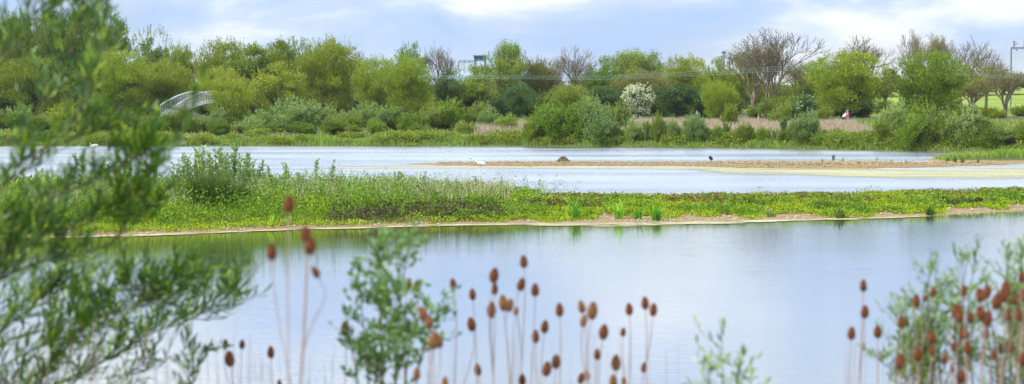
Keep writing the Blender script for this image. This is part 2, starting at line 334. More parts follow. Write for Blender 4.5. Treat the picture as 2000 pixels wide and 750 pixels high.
def mat_sheet(name, xs_, fy0, fy1, z, mat, label_kind='stuff', nrow=14, edge=.35, label=None, cat=None):
    V = []; E = []
    for x in xs_:
        for r in range(nrow+1):
            k = r/nrow; V.append((x, fy0(x)*(1-k)+fy1(x)*k, z)); e = min(k, 1-k)*2
            ex = min(1, min(abs(x-xs_[0]), abs(x-xs_[-1]))/3); E.append((min(1, e*1.6)*ex-1)*edge)
    n = nrow+1; i = np.arange(len(xs_)-1)[:, None]*n; j = np.arange(nrow)[None, :]
    me = mesh(name, V, [np.stack([i+j, i+j+n, i+j+n+1, i+j+1], -1).reshape(-1, 4)])
    a = me.attributes.new('edge', 'FLOAT', 'POINT'); a.data.foreach_set('value', np.array(E, np.float32))
    return tag(obj(name, me, mat), label, cat, None, label_kind)
mat_sheet('algae_mat', np.arange(10, 62, .7), lambda x: 108+2.2*wob(x, 0, .3)+max(0, 22-x)*1.2, lambda x: 131.5+.5*wob(x, 3, .6)+max(0, x-24)*.35, .012, M_algae, edge=.26, label='pale yellow-green algae mat floating right of the gravel spit', cat='algae')
mat_sheet('algae_mat', np.arange(-14, 24, .7), lambda x: 127.5+1.2*wob(x, 0, .35)-max(0, x-5)*.1, lambda x: 133.6+.2*wob(x, 3, .6), .008, M_algae, edge=.28, label='thin broken algae along the near side of the gravel spit', cat='algae')
mat_sheet('shore_scum', np.arange(-24, 18, .4), lambda x: front(x)-np.interp(x, [-24, -14, -8, 0, 3, 7, 10, 18], [2.6, 1.5, .8, 1.1, 3.0, 2.4, 1.0, .4]), lambda x: front(x)+.5, .016, M_scum, nrow=10, edge=.25, label='cream scum line along the near shore of the weedy island', cat='scum')
mat_sheet('shore_scum', np.arange(-60, 60, .8), lambda x: shore(x)-1.1, lambda x: shore(x)+.3, .014, M_algae, nrow=8, edge=.2, label='thin yellow scum line at the foot of the far bank', cat='scum')
# ------------------------------------------------------------------ tree and shrub prototypes (unit: 10 m high, 10 m wide)
def randn(n): return rng.normal(size=(n, 3))
def crown_geo(kind, seed):
    """returns crown mesh and trunk mesh"""
    global rng; rng = np.random.default_rng(seed); c = MB(); w = MB()
    if kind == 'dome': nc, nl, base, cr_, L, Wd = 110, 260, .05, 1.0, .36, .11
    elif kind == 'clumpy': nc, nl, base, cr_, L, Wd = 75, 240, .10, .95, .27, .17
    elif kind == 'ragged': nc, nl, base, cr_, L, Wd = 62, 210, .14, .85, .28, .15
    elif kind == 'bush': nc, nl, base, cr_, L, Wd = 90, 130, .0, 1.1, .55, .24
    ht = 10.; zc = ht*(.5+base/2); rz = ht*(1-base)/2; C = []
    subs = [(rng.uniform(-2.6, 2.6), rng.uniform(-2.6, 2.6), rng.uniform(1.7, 2.9), hh_) for hh_ in (9.6, 8.8, 7.6, 6.6, 5.6, 4.6)]
    for k in range(nc):
        d = rng.normal(size=3); d /= np.linalg.norm(d); r = rng.uniform(.35, .92) if rng.random() < .8 else rng.uniform(0, .5)
        if kind == 'ragged': r *= rng.uniform(.75, 1.12)
        sh = 1.0 if d[2] > 0 else .92
        p = np.array([d[0]*4.6*r*sh, d[1]*4.6*r*sh, zc+d[2]*rz*r])
        if kind in ('dome',): p[0] *= 1+.12*math.sin(seed+3*math.atan2(d[1], d[0]))
        if kind == 'bush':
            sb = subs[k % len(subs)]; p = np.array([sb[0]+d[0]*sb[2]*r, sb[1]+d[1]*sb[2]*r, sb[3]*(.48+.5*d[2]*r)])
        C.append(p)
        q = cr_*rng.uniform(.6, 1.3); n = int(nl*rng.uniform(.6, 1.3)*q/cr_)
        v = randn(n); v /= (np.linalg.norm(v, axis=1)[:, None]); v *= (rng.random(n)**.45)[:, None]*q*1.15
        v[:, 2] *= .8; pos = p+v; out = pos-np.array([0, 0, zc-2])
        out /= (np.linalg.norm(out, axis=1)[:, None]+.1)
        if kind in ('dome', 'bush'): D = out*.7+np.array([0, 0, .8])+randn(n)*.35
        else: D = out*.3+randn(n)*.8
        c.leaves(pos, D, L*rng.uniform(.6, 1.3, n), Wd*rng.uniform(.7, 1.3, n))
    # shoots that break the outline
    ns = {'dome': 150, 'clumpy': 60, 'ragged': 60, 'bush': 150}[kind]
    for k in range(ns):
        d = rng.normal(size=3); d[2] = abs(d[2])*.9+.1; d /= np.linalg.norm(d)
        p0 = np.array([d[0]*4.2, d[1]*4.2, zc+d[2]*rz*.85]); l = rng.uniform(.4, 1.3) if kind != 'bush' else rng.uniform(1.0, 2.4); n = 16
        if kind == 'bush': sb = subs[k % 6]; p0 = np.array([sb[0]+d[0]*sb[2]*.9, sb[1]+d[1]*sb[2]*.9, sb[3]*(.5+.42*d[2])])
        dirv = d*.5+np.array([0, 0, .8])+rng.normal(size=3)*.2; dirv /= np.linalg.norm(dirv)
        pos = p0+dirv*(np.linspace(0, 1, n)[:, None]*l)+randn(n)*.07
        c.leaves(pos, dirv+randn(n)*.6, L*.8, Wd*.8)
        if kind == 'bush': w.tube([p0*[.1, .1, 0]+[0, 0, .3], p0*[.6, .6, .6], p0, p0+dirv*l*.8], [.05, .04, .03, .012], 3)
    # trunk and limbs
    ns = 1 if kind in ('clumpy', 'ragged') else 3
    for s in range(ns):
        a = rng.uniform(0, 6.28); b0 = np.array([.1*math.cos(a)*(ns > 1), .1*math.sin(a)*(ns > 1), 0]); fk = b0*5+np.array([0, 0, ht*rng.uniform(.16, .28)])
        r0 = .28 if ns == 1 else .2
        w.tube([b0-[0, 0, .4], b0, b0*.5+fk*.5+rng.normal(size=3)*.08, fk], [r0*1.4, r0*1.15, r0*.95, r0*.85], 7)
        for k in range(s, min(nc, 30), ns):
            e = C[k]; m = fk*.5+e*.5+np.array([0, 0, .4])+rng.normal(size=3)*.25
            w.tube([fk-[0, 0, .2], fk*.75+m*.25, m, e], [r0*.55, r0*.42, .07, .025], 4)
    return c.mesh(kind+'_crown'), w.mesh(kind+'_trunk', True)
def bare_geo(seed, spread=.55, depth=6, leaf=0, lsize=.3, stems=1, fan=3, twig=.018):
    global rng; rng = np.random.default_rng(seed); w = MB(); tips = []
    def grow(p, d, l, r, lev):
        n = 3; pts = [p]; rad = [r]; q = p.copy(); dd = d.copy()
        for k in range(n):
            dd = dd+rng.normal(size=3)*.10+np.array([0, 0, .07]); dd /= np.linalg.norm(dd); q = q+dd*l/n; pts.append(q.copy()); rad.append(max(twig, r*(1-.3*(k+1)/n)))
        w.tube(pts, rad, 7 if lev == 0 else 5 if lev < 3 else 3)
        if lev >= depth: tips.append(q); return
        if lev >= depth-2: tips.append(q)
        nch = fan if lev < 2 else (3 if rng.random() < .55 else 2)
        a0 = rng.uniform(0, 6.28); ax = np.cross(dd, [.3, .2, .9]); ax /= np.linalg.norm(ax); bx = np.cross(dd, ax)
        for c in range(nch):
            a = a0+c*6.283/nch+rng.normal()*.3; sp = spread*rng.uniform(.55, 1.15)*(1 if lev else .8)
            nd_ = dd*math.cos(sp)+(ax*math.cos(a)+bx*math.sin(a))*math.sin(sp); nd_ /= np.linalg.norm(nd_)
            grow(q if c < 2 else pts[-2], nd_, l*rng.uniform(.68, .86), max(twig, r*.64), lev+1)
        if lev > 1:
            for k in range(2):
                a = rng.uniform(0, 6.28); nd_ = dd*.6+(ax*math.cos(a)+bx*math.sin(a)); b = pts[1+k]
                nd_ /= np.linalg.norm(nd_); w.tube([b, b+nd_*l*.3, b+nd_*l*.55+[0, 0, l*.1]], [twig, twig*.9, twig*.7], 3); tips.append(b+nd_*l*.5)
    for s in range(stems):
        a = rng.uniform(0, 6.28); lean = 0 if stems == 1 else .3
        grow(np.array([.06*math.cos(a)*(stems > 1), .06*math.sin(a)*(stems > 1), -.3]), np.array([lean*math.cos(a), lean*math.sin(a), 1.]), 2.6, .3 if stems == 1 else .2, 0)
    V = np.concatenate(w.V); sh0 = np.array([*(np.percentile(V[:, :2], 97, axis=0)+np.percentile(V[:, :2], 3, axis=0))/2, 0])
    w.V = [v-sh0*np.clip(v[:, 2:3]/5, 0, 1) for v in w.V]; V = np.concatenate(w.V); tips = [t_-sh0 for t_ in tips]; zm = V[:, 2].max(); rm = np.percentile(np.abs(V[:, :2]).max(1), 98)
    sc = np.array([4.9/rm, 4.9/rm, 10/zm]); w.V = [v*sc for v in w.V]; tips = np.array(tips)*sc
    cm = None
    if leaf:
        c = MB(); idx = rng.integers(0, len(tips), leaf); pos = tips[idx]+randn(leaf)*.28
        c.leaves(pos, randn(leaf)+[0, 0, .3], lsize*rng.uniform(.6, 1.3, leaf), lsize*.5); cm = c.mesh('sparse_crown')
    return cm, w.mesh('branches', True)
G = {}
for kd in ('dome', 'clumpy', 'ragged', 'bush'):
    G[kd] = [crown_geo(kd, 11+7*k+len(kd)) for k in range(3)]
G['bare'] = [bare_geo(3, .50, 6), bare_geo(9, .58, 6), bare_geo(21, .48, 6, stems=2, fan=3)]
G['budding'] = [bare_geo(31, .55, 6, 4200, .26), bare_geo(37, .6, 6, 3600, .26)]
G['sparse'] = [bare_geo(41, .5, 6, 5200, .34), bare_geo(47, .52, 6, 6000, .34)]
hw = bare_geo(51, .75, 5, 0); _c = MB(); rng = np.random.default_rng(5)
cg = crown_geo('clumpy', 77)
NT = 0
def plant(kind, v, name, cname, loc, w, h, cmat, wmat, label, cat, group=None, rz=None, twist=None, tname='trunk'):
    global NT; NT += 1
    cm, wm = G[kind][v % len(G[kind])]
    root = empty(name, loc, (NT*2.399) % 6.28 if rz is None else rz)
    root.scale = (w/10, w/10, h/10); tag(root, label, cat, group)
    for nme, me, mt in ((tname, wm, wmat), (cname, cm, cmat)):
        if me is None: continue
        if not me.materials: me.materials.append(mt)
        o = bpy.data.objects.new(nme, me); COL.objects.link(o); o.parent = root
        o.material_slots[0].link = 'OBJECT'; o.material_slots[0].material = mt
    return root
def tree(px, pw, top, Y, kind, v, mat, label, name='broadleaf_tree', group='trees on the far bank', wm=None, ov=1.0, cat='tree'):
    x = X(px, Y); z0 = hz(x, Y); zt = P(px, top, Y).z
    return plant(kind, v, name, 'crown', (x, Y, z0), pw*Y/F*ov, (zt-z0), mat, wm or (M_barkp if kind in ('bare', 'budding', 'sparse') else M_bark), label, cat, group)
TR = [
 (20, 190, 26, 305, 'dome', 0, M_mid, 'tall grey-green tree at the left edge, behind the near willow', 'poplar_tree'),
 (120, 150, 14, 300, 'dome', 1, M_mid, 'tallest feathery tree at far left, seen through the near willow', 'poplar_tree'),
 (190, 118, 6, 298, 'dome', 2, M_mid, 'tall tree whose right side ends at the open sky on the left', 'poplar_tree'),
 (60, 170, 110, 270, 'dome', 2, M_olive, 'broad lower olive willow behind the near willow leaves at left', 'willow_tree'),
 (228, 150, 96, 262, 'dome', 0, M_willow, 'round olive willow dome left of the footbridge', 'willow_tree'),
 (298, 90, 50, 315, 'ragged', 1, M_mid, 'dark pointed tree sticking up above the willows near the footbridge', 'poplar_tree'),
 (352, 84, 84, 300, 'dome', 1, M_mid, 'slim green tree between the dark pointed tree and the olive willows', 'broadleaf_tree'),
 (322, 110, 118, 268, 'dome', 2, M_olive, 'low olive willow directly behind the footbridge', 'willow_tree'),
 (438, 120, 76, 292, 'dome', 0, M_olive, 'leftmost of the big joined olive crowns right of the footbridge', 'willow_tree'),
 (500, 140, 80, 282, 'clumpy', 1, M_olive, 'big olive crown with an uneven top, right of the footbridge', 'willow_tree'),
 (570, 130, 74, 288, 'dome', 2, M_olive, 'middle one of the big joined olive crowns', 'willow_tree'),
 (645, 138, 72, 278, 'dome', 1, M_olive, 'rightmost big olive crown, dropping steeply on its right', 'willow_tree'),
 (430, 110, 130, 262, 'dome', 2, M_olive, 'lower olive willow bulging out just right of the footbridge', 'willow_tree'),
 (452, 92, 150, 219, 'dome', 1, M_olive, 'olive willow standing in front of the right end of the footbridge', 'willow_tree'),
 (432, 50, 178, 214, 'dome', 0, M_olive, 'small olive willow hiding the right end of the footbridge', 'willow_tree'),
 (545, 120, 125, 262, 'clumpy', 0, M_olive, 'lower olive tree in front of the big joined crowns', 'willow_tree'),
 (735, 95, 110, 255, 'dome', 0, M_willow, 'left half of the pale green willow pair in the middle', 'willow_tree'),
 (790, 110, 108, 250, 'dome', 2, M_willow, 'right half of the pale green willow pair in the middle', 'willow_tree'),
 (803, 76, 82, 300, 'clumpy', 2, M_bright, 'bright green ash rising behind the pale willow pair', 'ash_tree'),
 (872, 72, 135, 262, 'clumpy', 0, M_dark, 'dark ivy-covered tree beside the pale willow pair', 'ivy_tree'),
 (928, 95, 121, 285, 'clumpy', 1, M_willow, 'light green tree below the blue signal cabin', 'broadleaf_tree'),
 (985, 100, 88, 276, 'ragged', 2, M_mid, 'green tree with a wispy open top right of the blue cabin', 'broadleaf_tree'),
 (985, 62, 80, 280, 'sparse', 0, M_bright, 'thin leafy treetop standing just right of the blue cabin', 'ash_tree'),
 (1050, 90, 112, 284, 'dome', 1, M_brown, 'olive-brown tree left of the ivy-trunked bare tree', 'broadleaf_tree'),
 (1012, 70, 160, 245, 'clumpy', 2, M_haw, 'dark rounded hawthorn at the left end of the reeds', 'hawthorn_tree'),
 (1178, 92, 114, 300, 'clumpy', 0, M_bright, 'bright green rounded tree right of the ivy-trunked bare tree', 'broadleaf_tree'),
 (1110, 90, 165, 252, 'dome', 0, M_mid, 'soft low green tree behind the big shore bush', 'broadleaf_tree'),
 (1225, 85, 98, 310, 'sparse', 0, M_bright, 'airy half-leaved tree on the skyline above the white hawthorn', 'ash_tree'),
 (1263, 78, 96, 312, 'sparse', 1, M_bright, 'fuller fresh green tree on the skyline above the white hawthorn', 'ash_tree'),
 (1195, 110, 165, 262, 'clumpy', 1, M_dark, 'dark tree in the gap left of the white hawthorn', 'broadleaf_tree'),
 (1250, 120, 135, 285, 'dome', 2, M_brown, 'olive-brown tree rising behind the white hawthorn', 'broadleaf_tree'),
 (1340, 100, 108, 292, 'dome', 0, M_olive, 'olive tree with a rounded top right of the white hawthorn', 'broadleaf_tree'),
 (1320, 110, 160, 258, 'clumpy', 2, M_dark, 'dark low tree between the white hawthorn and the yellow-green willow', 'broadleaf_tree'),
 (1400, 80, 116, 310, 'clumpy', 0, M_mid, 'pale green skyline tree below the far mast', 'broadleaf_tree'),
 (1440, 100, 135, 296, 'dome', 1, M_olive, 'olive tree left of the big bare tree', 'broadleaf_tree'),
 (1385, 90, 158, 275, 'ragged', 0, M_olive, 'ragged olive tree behind the yellow-green willow', 'broadleaf_tree'),
 (1405, 78, 156, 234, 'dome', 1, M_willow, 'yellow-green willow between the purple walker and the big bare tree', 'willow_tree'),
 (1655, 166, 99, 240, 'dome', 2, M_willow, 'large round willow with a dark trunk behind the pair of walkers', 'willow_tree'),
 (1815, 150, 98, 236, 'dome', 0, M_willow, 'large round willow right of the pair of walkers', 'willow_tree'),
 (1565, 84, 118, 290, 'budding', 0, M_brown, 'brownish budding tree at the right shoulder of the big bare tree', 'budding_tree'),
 (1580, 60, 150, 262, 'ragged', 1, M_olive, 'ragged olive tree left of the large round willow', 'broadleaf_tree'),
 (1728, 60, 128, 300, 'clumpy', 1, M_brown, 'small reddish-brown tree in the gap between the two large willows', 'broadleaf_tree'),
 (1898, 90, 118, 292, 'ragged', 0, M_brown, 'brown-green tree behind the right side of the right large willow', 'broadleaf_tree'),
 (1962, 96, 128, 250, 'budding', 1, M_brown, 'sparse brown tree with a visible trunk before the bright field', 'budding_tree'),
 (1900, 66, 150, 252, 'budding', 0, M_olive, 'small sparse olive tree at the edge of the bright field', 'budding_tree'),
]
for (px, pw, top, Y, kind, v, mt, lb, nm) in TR: tree(px, pw, top, Y, kind, v, mt, lb, nm, ov=1.12)
for (px, pw, top, Y, v, kind, lb) in [
 (862, 86, 78, 300, 0, 'bare', 'bare brown tree rising behind the dark ivy tree'),
 (700, 40, 95, 305, 1, 'bare', 'slim bare treetop behind the steep right side of the olive crowns'),
 (1122, 78, 84, 292, 1, 'bare', 'tall bare tree with ivy round its trunk on the middle skyline'),
 (1088, 60, 108, 296, 2, 'bare', 'smaller bare brown tree touching the ivy-trunked bare tree'),
 (1206, 44, 98, 312, 2, 'bare', 'thin bare treetop left of the airy half-leaved tree'),
 (1320, 52, 100, 315, 0, 'bare', 'little round bare treetop above the olive trees'),
 (1505, 172, 52, 258, 2, 'bare', 'very big bare tree, the widest of the bare trees'),
 (1470, 110, 88, 268, 0, 'budding', 'budding brownish tree filling the left skirt of the big bare tree'),
 (1685, 118, 64, 300, 1, 'bare', 'bare treetop showing above the left large round willow'),
 (1782, 78, 55, 300, 2, 'bare', 'upright bare treetop above the left side of the right large willow'),
 (1830, 60, 66, 304, 0, 'budding', 'bare treetop with a few leaves, above the right large willow'),
 (1878, 110, 66, 300, 0, 'bare', 'wide bare treetop at the right shoulder of the right large willow'),
 (1925, 80, 92, 305, 1, 'bare', 'low bare treetop furthest right on the skyline')]:
    r_ = tree(px, pw, top, Y, kind, v, M_brown, lb, 'bare_tree', 'bare trees on the far bank', ov=1.05)
    if 'ivy' in lb and 'tall' in lb:
        c = MB(); rng = np.random.default_rng(4); n = 900; zz = rng.uniform(.3, 5.5, n); th = rng.uniform(0, 6.28, n); rr = rng.uniform(.2, .8, n)*(1-zz/9)
        c.leaves(np.stack([np.cos(th)*rr, np.sin(th)*rr, zz], 1), randn(n), .35, .25); c.obj('ivy', M_dark, r_)
# white hawthorn in blossom
rng = np.random.default_rng(99)
cmH, wmH = cg
for nm_, px, pw, top, Y, lb, nb in (('hawthorn_tree', 1247, 68, 164, 231, 'hawthorn covered in white blossom standing at the back of the reeds', 3600), ('hawthorn_tree', 1570, 62, 180, 222, 'grey-white hawthorn fading from blossom left of the walkers', 160)):
    r_ = plant('clumpy', 1, nm_, 'crown', (X(px, Y), Y, hz(X(px, Y), Y)), pw*Y/F*1.05, P(px, top, Y).z-hz(X(px, Y), Y), M_haw, M_bark, lb, 'tree', 'hawthorns in blossom')
    cm = G['clumpy'][1][0]; n = len(cm.vertices); vv = np.zeros(n*3, np.float32); cm.vertices.foreach_get('co', vv); vv = vv.reshape(-1, 3)
    rad = np.linalg.norm((vv-[0, 0, 5.8])/[4.6, 4.6, 4.2], axis=1); idx = rng.choice(np.where(rad > .5)[0], nb)
    c = MB(); p_ = vv[idx]; c.leaves(p_+(p_-[0, 0, 5])*.05, randn(nb), .40, .38); c.obj('blossom', M_bloss, r_)
# far wood behind the field
FW = 0
for (px, pw, top) in [(1690, 150, 150), (1760, 140, 160), (1900, 150, 150), (1960, 150, 143), (2020, 150, 146), (1830, 120, 158)]:
    Y = 500+13*FW
    tree(px, pw, top, Y, 'clumpy', FW, M_brown if FW % 2 else M_dark, 'dark woodland tree beyond the bright field, %s from the left' % ordn([0, 1, 3, 4, 5, 2][FW]), 'woodland_tree', 'wood beyond the field', ov=1.1); FW += 1
FB = 0
for (px, pw, top) in [(690, 140, 150), (870, 140, 158), (960, 150, 165), (1050, 150, 160), (1150, 150, 150), (1260, 160, 148), (1380, 160, 148), (1480, 140, 160), (1560, 130, 155)]:
    tree(px, pw, top, 345+6*(FB % 3), 'dome', FB, (M_olive, M_brown, M_mid)[FB % 3], 'background tree filling the gap behind the front row, %s from the left' % ordn(FB), 'background_tree', 'background trees behind the far bank row', ov=1.1); FB += 1
UN = 0
for px in list(range(-20, 1700, 62)):
    Y = 268+7*(UN % 4); tp = 168+9*((UN*5) % 3); x = X(px, Y)
    plant('bush', UN, 'thicket', 'foliage', (x, Y, hz(x, Y)), 100*Y/F, P(px, tp, Y).z-hz(x, Y), (M_dark, M_mid, M_olive, M_dark)[UN % 4], M_bark, '%s thicket between the tree trunks behind the shrub belt, %s from the left' % (('dark', 'mid green', 'olive', 'very dark')[UN % 4], ordn(UN)), 'thicket', 'thickets under the far bank trees', tname='stems') if not 1430 < px < 1500 else None
    UN += 1
for px, tp, Y, w_, k, lb in [(1888, 203, 258, 60, 1, 'low green thicket before the bright field, right of the large willows'), (1935, 207, 250, 60, 2, 'low olive thicket before the bright field under the brown trees'), (1990, 204, 262, 70, 1, 'low green thicket before the bright field at the right edge'), (1480, 203, 250, 50, 1, 'low green thicket left of the trunk of the big bare tree'), (1545, 185, 256, 90, 2, 'dark thicket right of the trunk of the big bare tree'), (1600, 178, 262, 90, 3, 'very dark thicket left of the large round willow with walkers'), (1660, 182, 256, 110, 0, 'dark thicket filling the base of the willow behind the pair of walkers'), (1722, 192, 268, 60, 1, 'green thicket between the two large round willows'), (1815, 180, 255, 120, 2, 'olive thicket at the base of the right large willow'), (1380, 185, 262, 80, 0, 'dark thicket behind the yellow-green willow')]:
    x = X(px, Y); plant('bush', k, 'thicket', 'foliage', (x, Y, hz(x, Y)), w_*Y/F*1.1, P(px, tp, Y).z-hz(x, Y), (M_dark, M_mid, M_olive, M_dark)[k], M_bark, lb, 'thicket', 'thickets under the far bank trees', tname='stems')
# shrub belt on the far bank: (px, width px, top, Y, material, look)
looks = {'g': (M_greyg, 'grey-green'), 'y': (M_yel, 'yellow-green'), 'm': (M_mid, 'mid green'), 'b': (M_bright, 'bright green'), 'w': (M_willow, 'olive green')}
SH = []
def sh(px, pw, top, Y, k, extra=''): SH.append((px, pw, top, Y, k, extra))
for a in [(-10, 90, 210, 214, 'm'), (40, 80, 205, 216, 'g'), (90, 70, 222, 210, 'm'), (135, 90, 205, 216, 'w'), (185, 74, 218, 211, 'm'), (225, 70, 225, 209, 'y'), (262, 84, 214, 214, 'm'), (300, 64, 228, 208, 'w'), (330, 52, 216, 213, 'm', 'below the low end of the white footbridge'), (356, 40, 204, 215, 'm', 'between the two rails of the white footbridge'), (372, 48, 224, 210, 'y', 'in front of the white footbridge'),
          (440, 66, 188, 214, 'm'), (418, 46, 208, 211, 'g'),  (425, 50, 230, 207, 'b'), (478, 70, 225, 208, 'g'), (515, 80, 212, 214, 'g'), (560, 90, 188, 220, 'g'), (540, 60, 235, 206, 'm'), (600, 76, 196, 217, 'g'), (640, 84, 200, 219, 'g'), (590, 50, 236, 206, 'b'), (655, 60, 225, 209, 'm'), (690, 64, 218, 212, 'm'), (728, 70, 198, 219, 'g'), (735, 50, 232, 207, 'b'), (772, 76, 205, 216, 'g'), (810, 56, 215, 212, 'b'), (838, 60, 208, 215, 'y'), (872, 76, 190, 217, 'b'), (905, 58, 235, 206, 'y'), (925, 70, 195, 219, 'm'), (950, 52, 208, 212, 'g'), (985, 64, 222, 208, 'y'), (1055, 72, 205, 200, 'b'), (700, 44, 242, 205, 'm'), (820, 46, 240, 205, 'y')]: sh(*a)
SH.sort(key=lambda q: q[0])
for i_, (px, pw, top, Y, k, ex) in enumerate(SH):
    x = X(px, Y); z0 = hz(x, Y); mt, ck = looks[k]
    lb = '%s %s shrub %s' % ('tall' if top < 206 else 'low' if top > 228 else 'rounded', ck, ex or 'in the far bank belt, %s from the left' % ordn(i_))
    plant('bush', i_, 'shrub', 'foliage', (x, Y, z0), pw*Y/F*1.15, P(px, top, Y).z-z0, mt, M_bark, lb, 'shrub', 'shrub belt along the far bank', tname='stems')
SB = [(1078, 86, 200, 193, 'b', 'broad left bush of the big clump at the far water edge, catching the light'), (1120, 92, 196, 191, 'b', 'tall middle bush of the big clump at the far water edge'), (1160, 84, 200, 190, 'g', 'darker right bush of the big clump at the far water edge'), (1048, 50, 226, 190, 'm', 'low leftmost bush of the big clump at the far water edge'), (1205, 74, 196, 205, 'y', 'yellow-green bush just left of the white hawthorn'), (1165, 60, 186, 208, 'g', 'grey-green bush top above the big clump at the far water edge'),
      (1240, 40, 232, 190, 'g', 'narrow grey-green bush right of the big clump'), (1288, 38, 218, 189, 'm', 'upright sapling bush below the white hawthorn'), (1322, 36, 230, 188, 'g', 'thin grey bush in the reeds right of the white hawthorn'), (1358, 44, 218, 189, 'g', 'grey-green bush below the purple walker'), (1408, 42, 244, 187, 'b', 'small leafy bush below the walker in red'), (1430, 40, 200, 205, 'w', 'slim olive bush right of the walker in red'), (1454, 34, 238, 187, 'm', 'small green bush in the reeds below the big bare tree'), (1490, 32, 245, 186, 'b', 'tiny bright bush at the water edge below the big bare tree'),
      (1525, 44, 196, 206, 'y', 'pale upright bush left of the round grey-green bush'), (1572, 66, 212, 186, 'g', 'round grey-green bush standing at the far water edge'), (1634, 38, 250, 188, 'm', 'little dark bush in the grass below the pair of walkers'), (1540, 40, 236, 187, 'm', 'small bush tucked left of the round grey-green bush'), (1606, 40, 205, 225, 'm', 'dark bush at the foot of the large left willow'),
      (1745, 74, 195, 184, 'g', 'left end bush of the large right-hand clump'), (1790, 92, 200, 177, 'b', 'full green bush, second in the large right-hand clump'), (1840, 92, 205, 175, 'm', 'middle bush of the large right-hand clump'), (1885, 84, 208, 174, 'g', 'greyish bush, fourth in the large right-hand clump'), (1920, 70, 222, 173, 'm', 'right end bush of the large right-hand clump'), (1975, 74, 236, 168, 'g', 'grey-green bush at the right edge of the far bank'), (2010, 60, 225, 170, 'm', 'bush cut by the right edge of the picture'), (1732, 54, 232, 180, 'm', 'low bush beside the end of the reeds'), (1500, 40, 186, 232, 'm', 'dark shrub at the foot of the big bare tree')]
for i_, (px, pw, top, Y, k, lb) in enumerate(SB):
    x = X(px, Y); Y = max(Y, shore(x)+1.2); x = X(px, Y); z0 = hz(x, Y)
    plant('bush', i_, 'shrub', 'foliage', (x, Y, z0), pw*Y/F*1.15, P(px, top, Y).z-z0, looks[k][0], M_bark, lb, 'shrub', 'bushes near the far water edge', tname='stems')
# ------------------------------------------------------------------ ground cover (stuff)
rng = np.random.default_rng(123)
def scatter(n, x0, x1, y0f, y1f):
    x = rng.uniform(x0, x1, n); k = rng.random(n); y = y0f(x)*(1-k)+y1f(x)*k; return x, y
def vnoise(x, y, s, seed=0):
    return .5+.5*(np.sin(x*s+seed)+np.sin(y*s*1.3+x*s*.4+seed*1.7)+np.sin((x*.7-y)*s*2.1+seed*.6)+.6*np.sin(x*s*4.3+y*s*3.1+seed))/3.6
def herb(b, x, y, h, nl, L, Wd, spread):
    n = len(x); z = height(x, y)-.02; X_ = np.repeat(np.stack([x, y, z], 1), nl, 0); H = np.repeat(h, nl); t_ = rng.random(n*nl)**.7
    th = rng.uniform(0, 6.28, n*nl); o = np.stack([np.cos(th), np.sin(th), np.zeros(n*nl)], 1)
    pos = X_+o*(spread*rng.random(n*nl))[:, None]+np.array([[0, 0, 1.]])*(H*t_)[:, None]
    b.leaves(pos, o+np.array([[0, 0, .7]])+randn(n*nl)*.3, L*rng.uniform(.6, 1.3, n*nl), Wd*rng.uniform(.7, 1.3, n*nl))
# far bank: green herbs at the edge, pink reeds behind
b = MB(); x, y = scatter(52000, -58, 52, lambda x: shore(x)-.15, lambda x: shore(x)+5)
b.blades(np.stack([x, y, height(x, y)-.03], 1), rng.uniform(.3, .75, len(x))*(.25+1.1*vnoise(x, y, .9)**1.4), .07, rng.uniform(.1, .6, len(x)))
x, y = scatter(15000, -58, 60, lambda x: shore(x)+5, lambda x: shore(x)+60); k_ = ~((x > 8) & (y < shore(x)+30)); x, y = x[k_], y[k_]
b.blades(np.stack([x, y, height(x, y)-.03], 1), rng.uniform(.3, .7, len(x)), .12, rng.uniform(.2, .6, len(x)))
tag(b.obj('bank_grass', M_bankg), 'strip of fresh green grass and herbs along the far water edge', 'grass', kind='stuff')
b = MB(); x, y = scatter(45000, X(1190, 195), X(1725, 185), lambda x: shore(x)+4.5, lambda x: shore(x)+24)
k_ = (vnoise(x, y, .25, 2) > .2) & (rng.random(len(x)) < np.interp(x, [X(1190, 195), X(1250, 195), X(1690, 185), X(1730, 185)], [.1, 1, 1, .1])); x, y = x[k_], y[k_]
b.blades(np.stack([x, y, height(x, y)-.03], 1), rng.uniform(.75, 1.3, len(x))*(.8+.4*vnoise(x, y, .7, 4)), .05, rng.uniform(.03, .35, len(x)))
x, y = scatter(5000, X(925, 200), X(1050, 200), lambda x: shore(x)+5, lambda x: shore(x)+16)
b.blades(np.stack([x, y, height(x, y)-.03], 1), rng.uniform(.7, 1.4, len(x)), .05, rng.uniform(.03, .25, len(x)))
x, y = scatter(9000, -56, 0, lambda x: shore(x)+2.5, lambda x: shore(x)+6.5)
k_ = vnoise(x, y, .5, 1) > .5; x, y = x[k_], y[k_]
b.blades(np.stack([x, y, height(x, y)-.03], 1), rng.uniform(.35, .7, len(x)), .05, rng.uniform(.03, .25, len(x)))
tag(b.obj('reeds', M_reed), 'dry pinkish reeds in front of the walkers on the far bank', 'reeds', kind='stuff')
b = MB(); x, y = scatter(16000, -58, 50, lambda x: shore(x)+.2, lambda x: shore(x)+4.5); p = vnoise(x, y, .45, 6); k_ = (p > .56); x, y = x[k_], y[k_]
herb(b, x, y, rng.uniform(.3, 1.0, len(x))*(.5+.7*vnoise(x, y, .8, 3)), 12, .26, .12, .3); tag(b.obj('bank_herbs', M_mid), 'darker leafy herbs in patches along the far water edge', 'herbs', kind='stuff')
b = MB(); x, y = scatter(12000, X(1190, 190), 50, lambda x: shore(x)+.5, lambda x: shore(x)+5); p = vnoise(x, y, .6, 16); k_ = (p > .55); x, y = x[k_], y[k_]
herb(b, x, y, rng.uniform(.4, 1.1, len(x)), 12, .26, .09, .25); tag(b.obj('bank_herbs', M_mid), 'bright leafy herbs growing into the front of the reeds', 'herbs', kind='stuff')
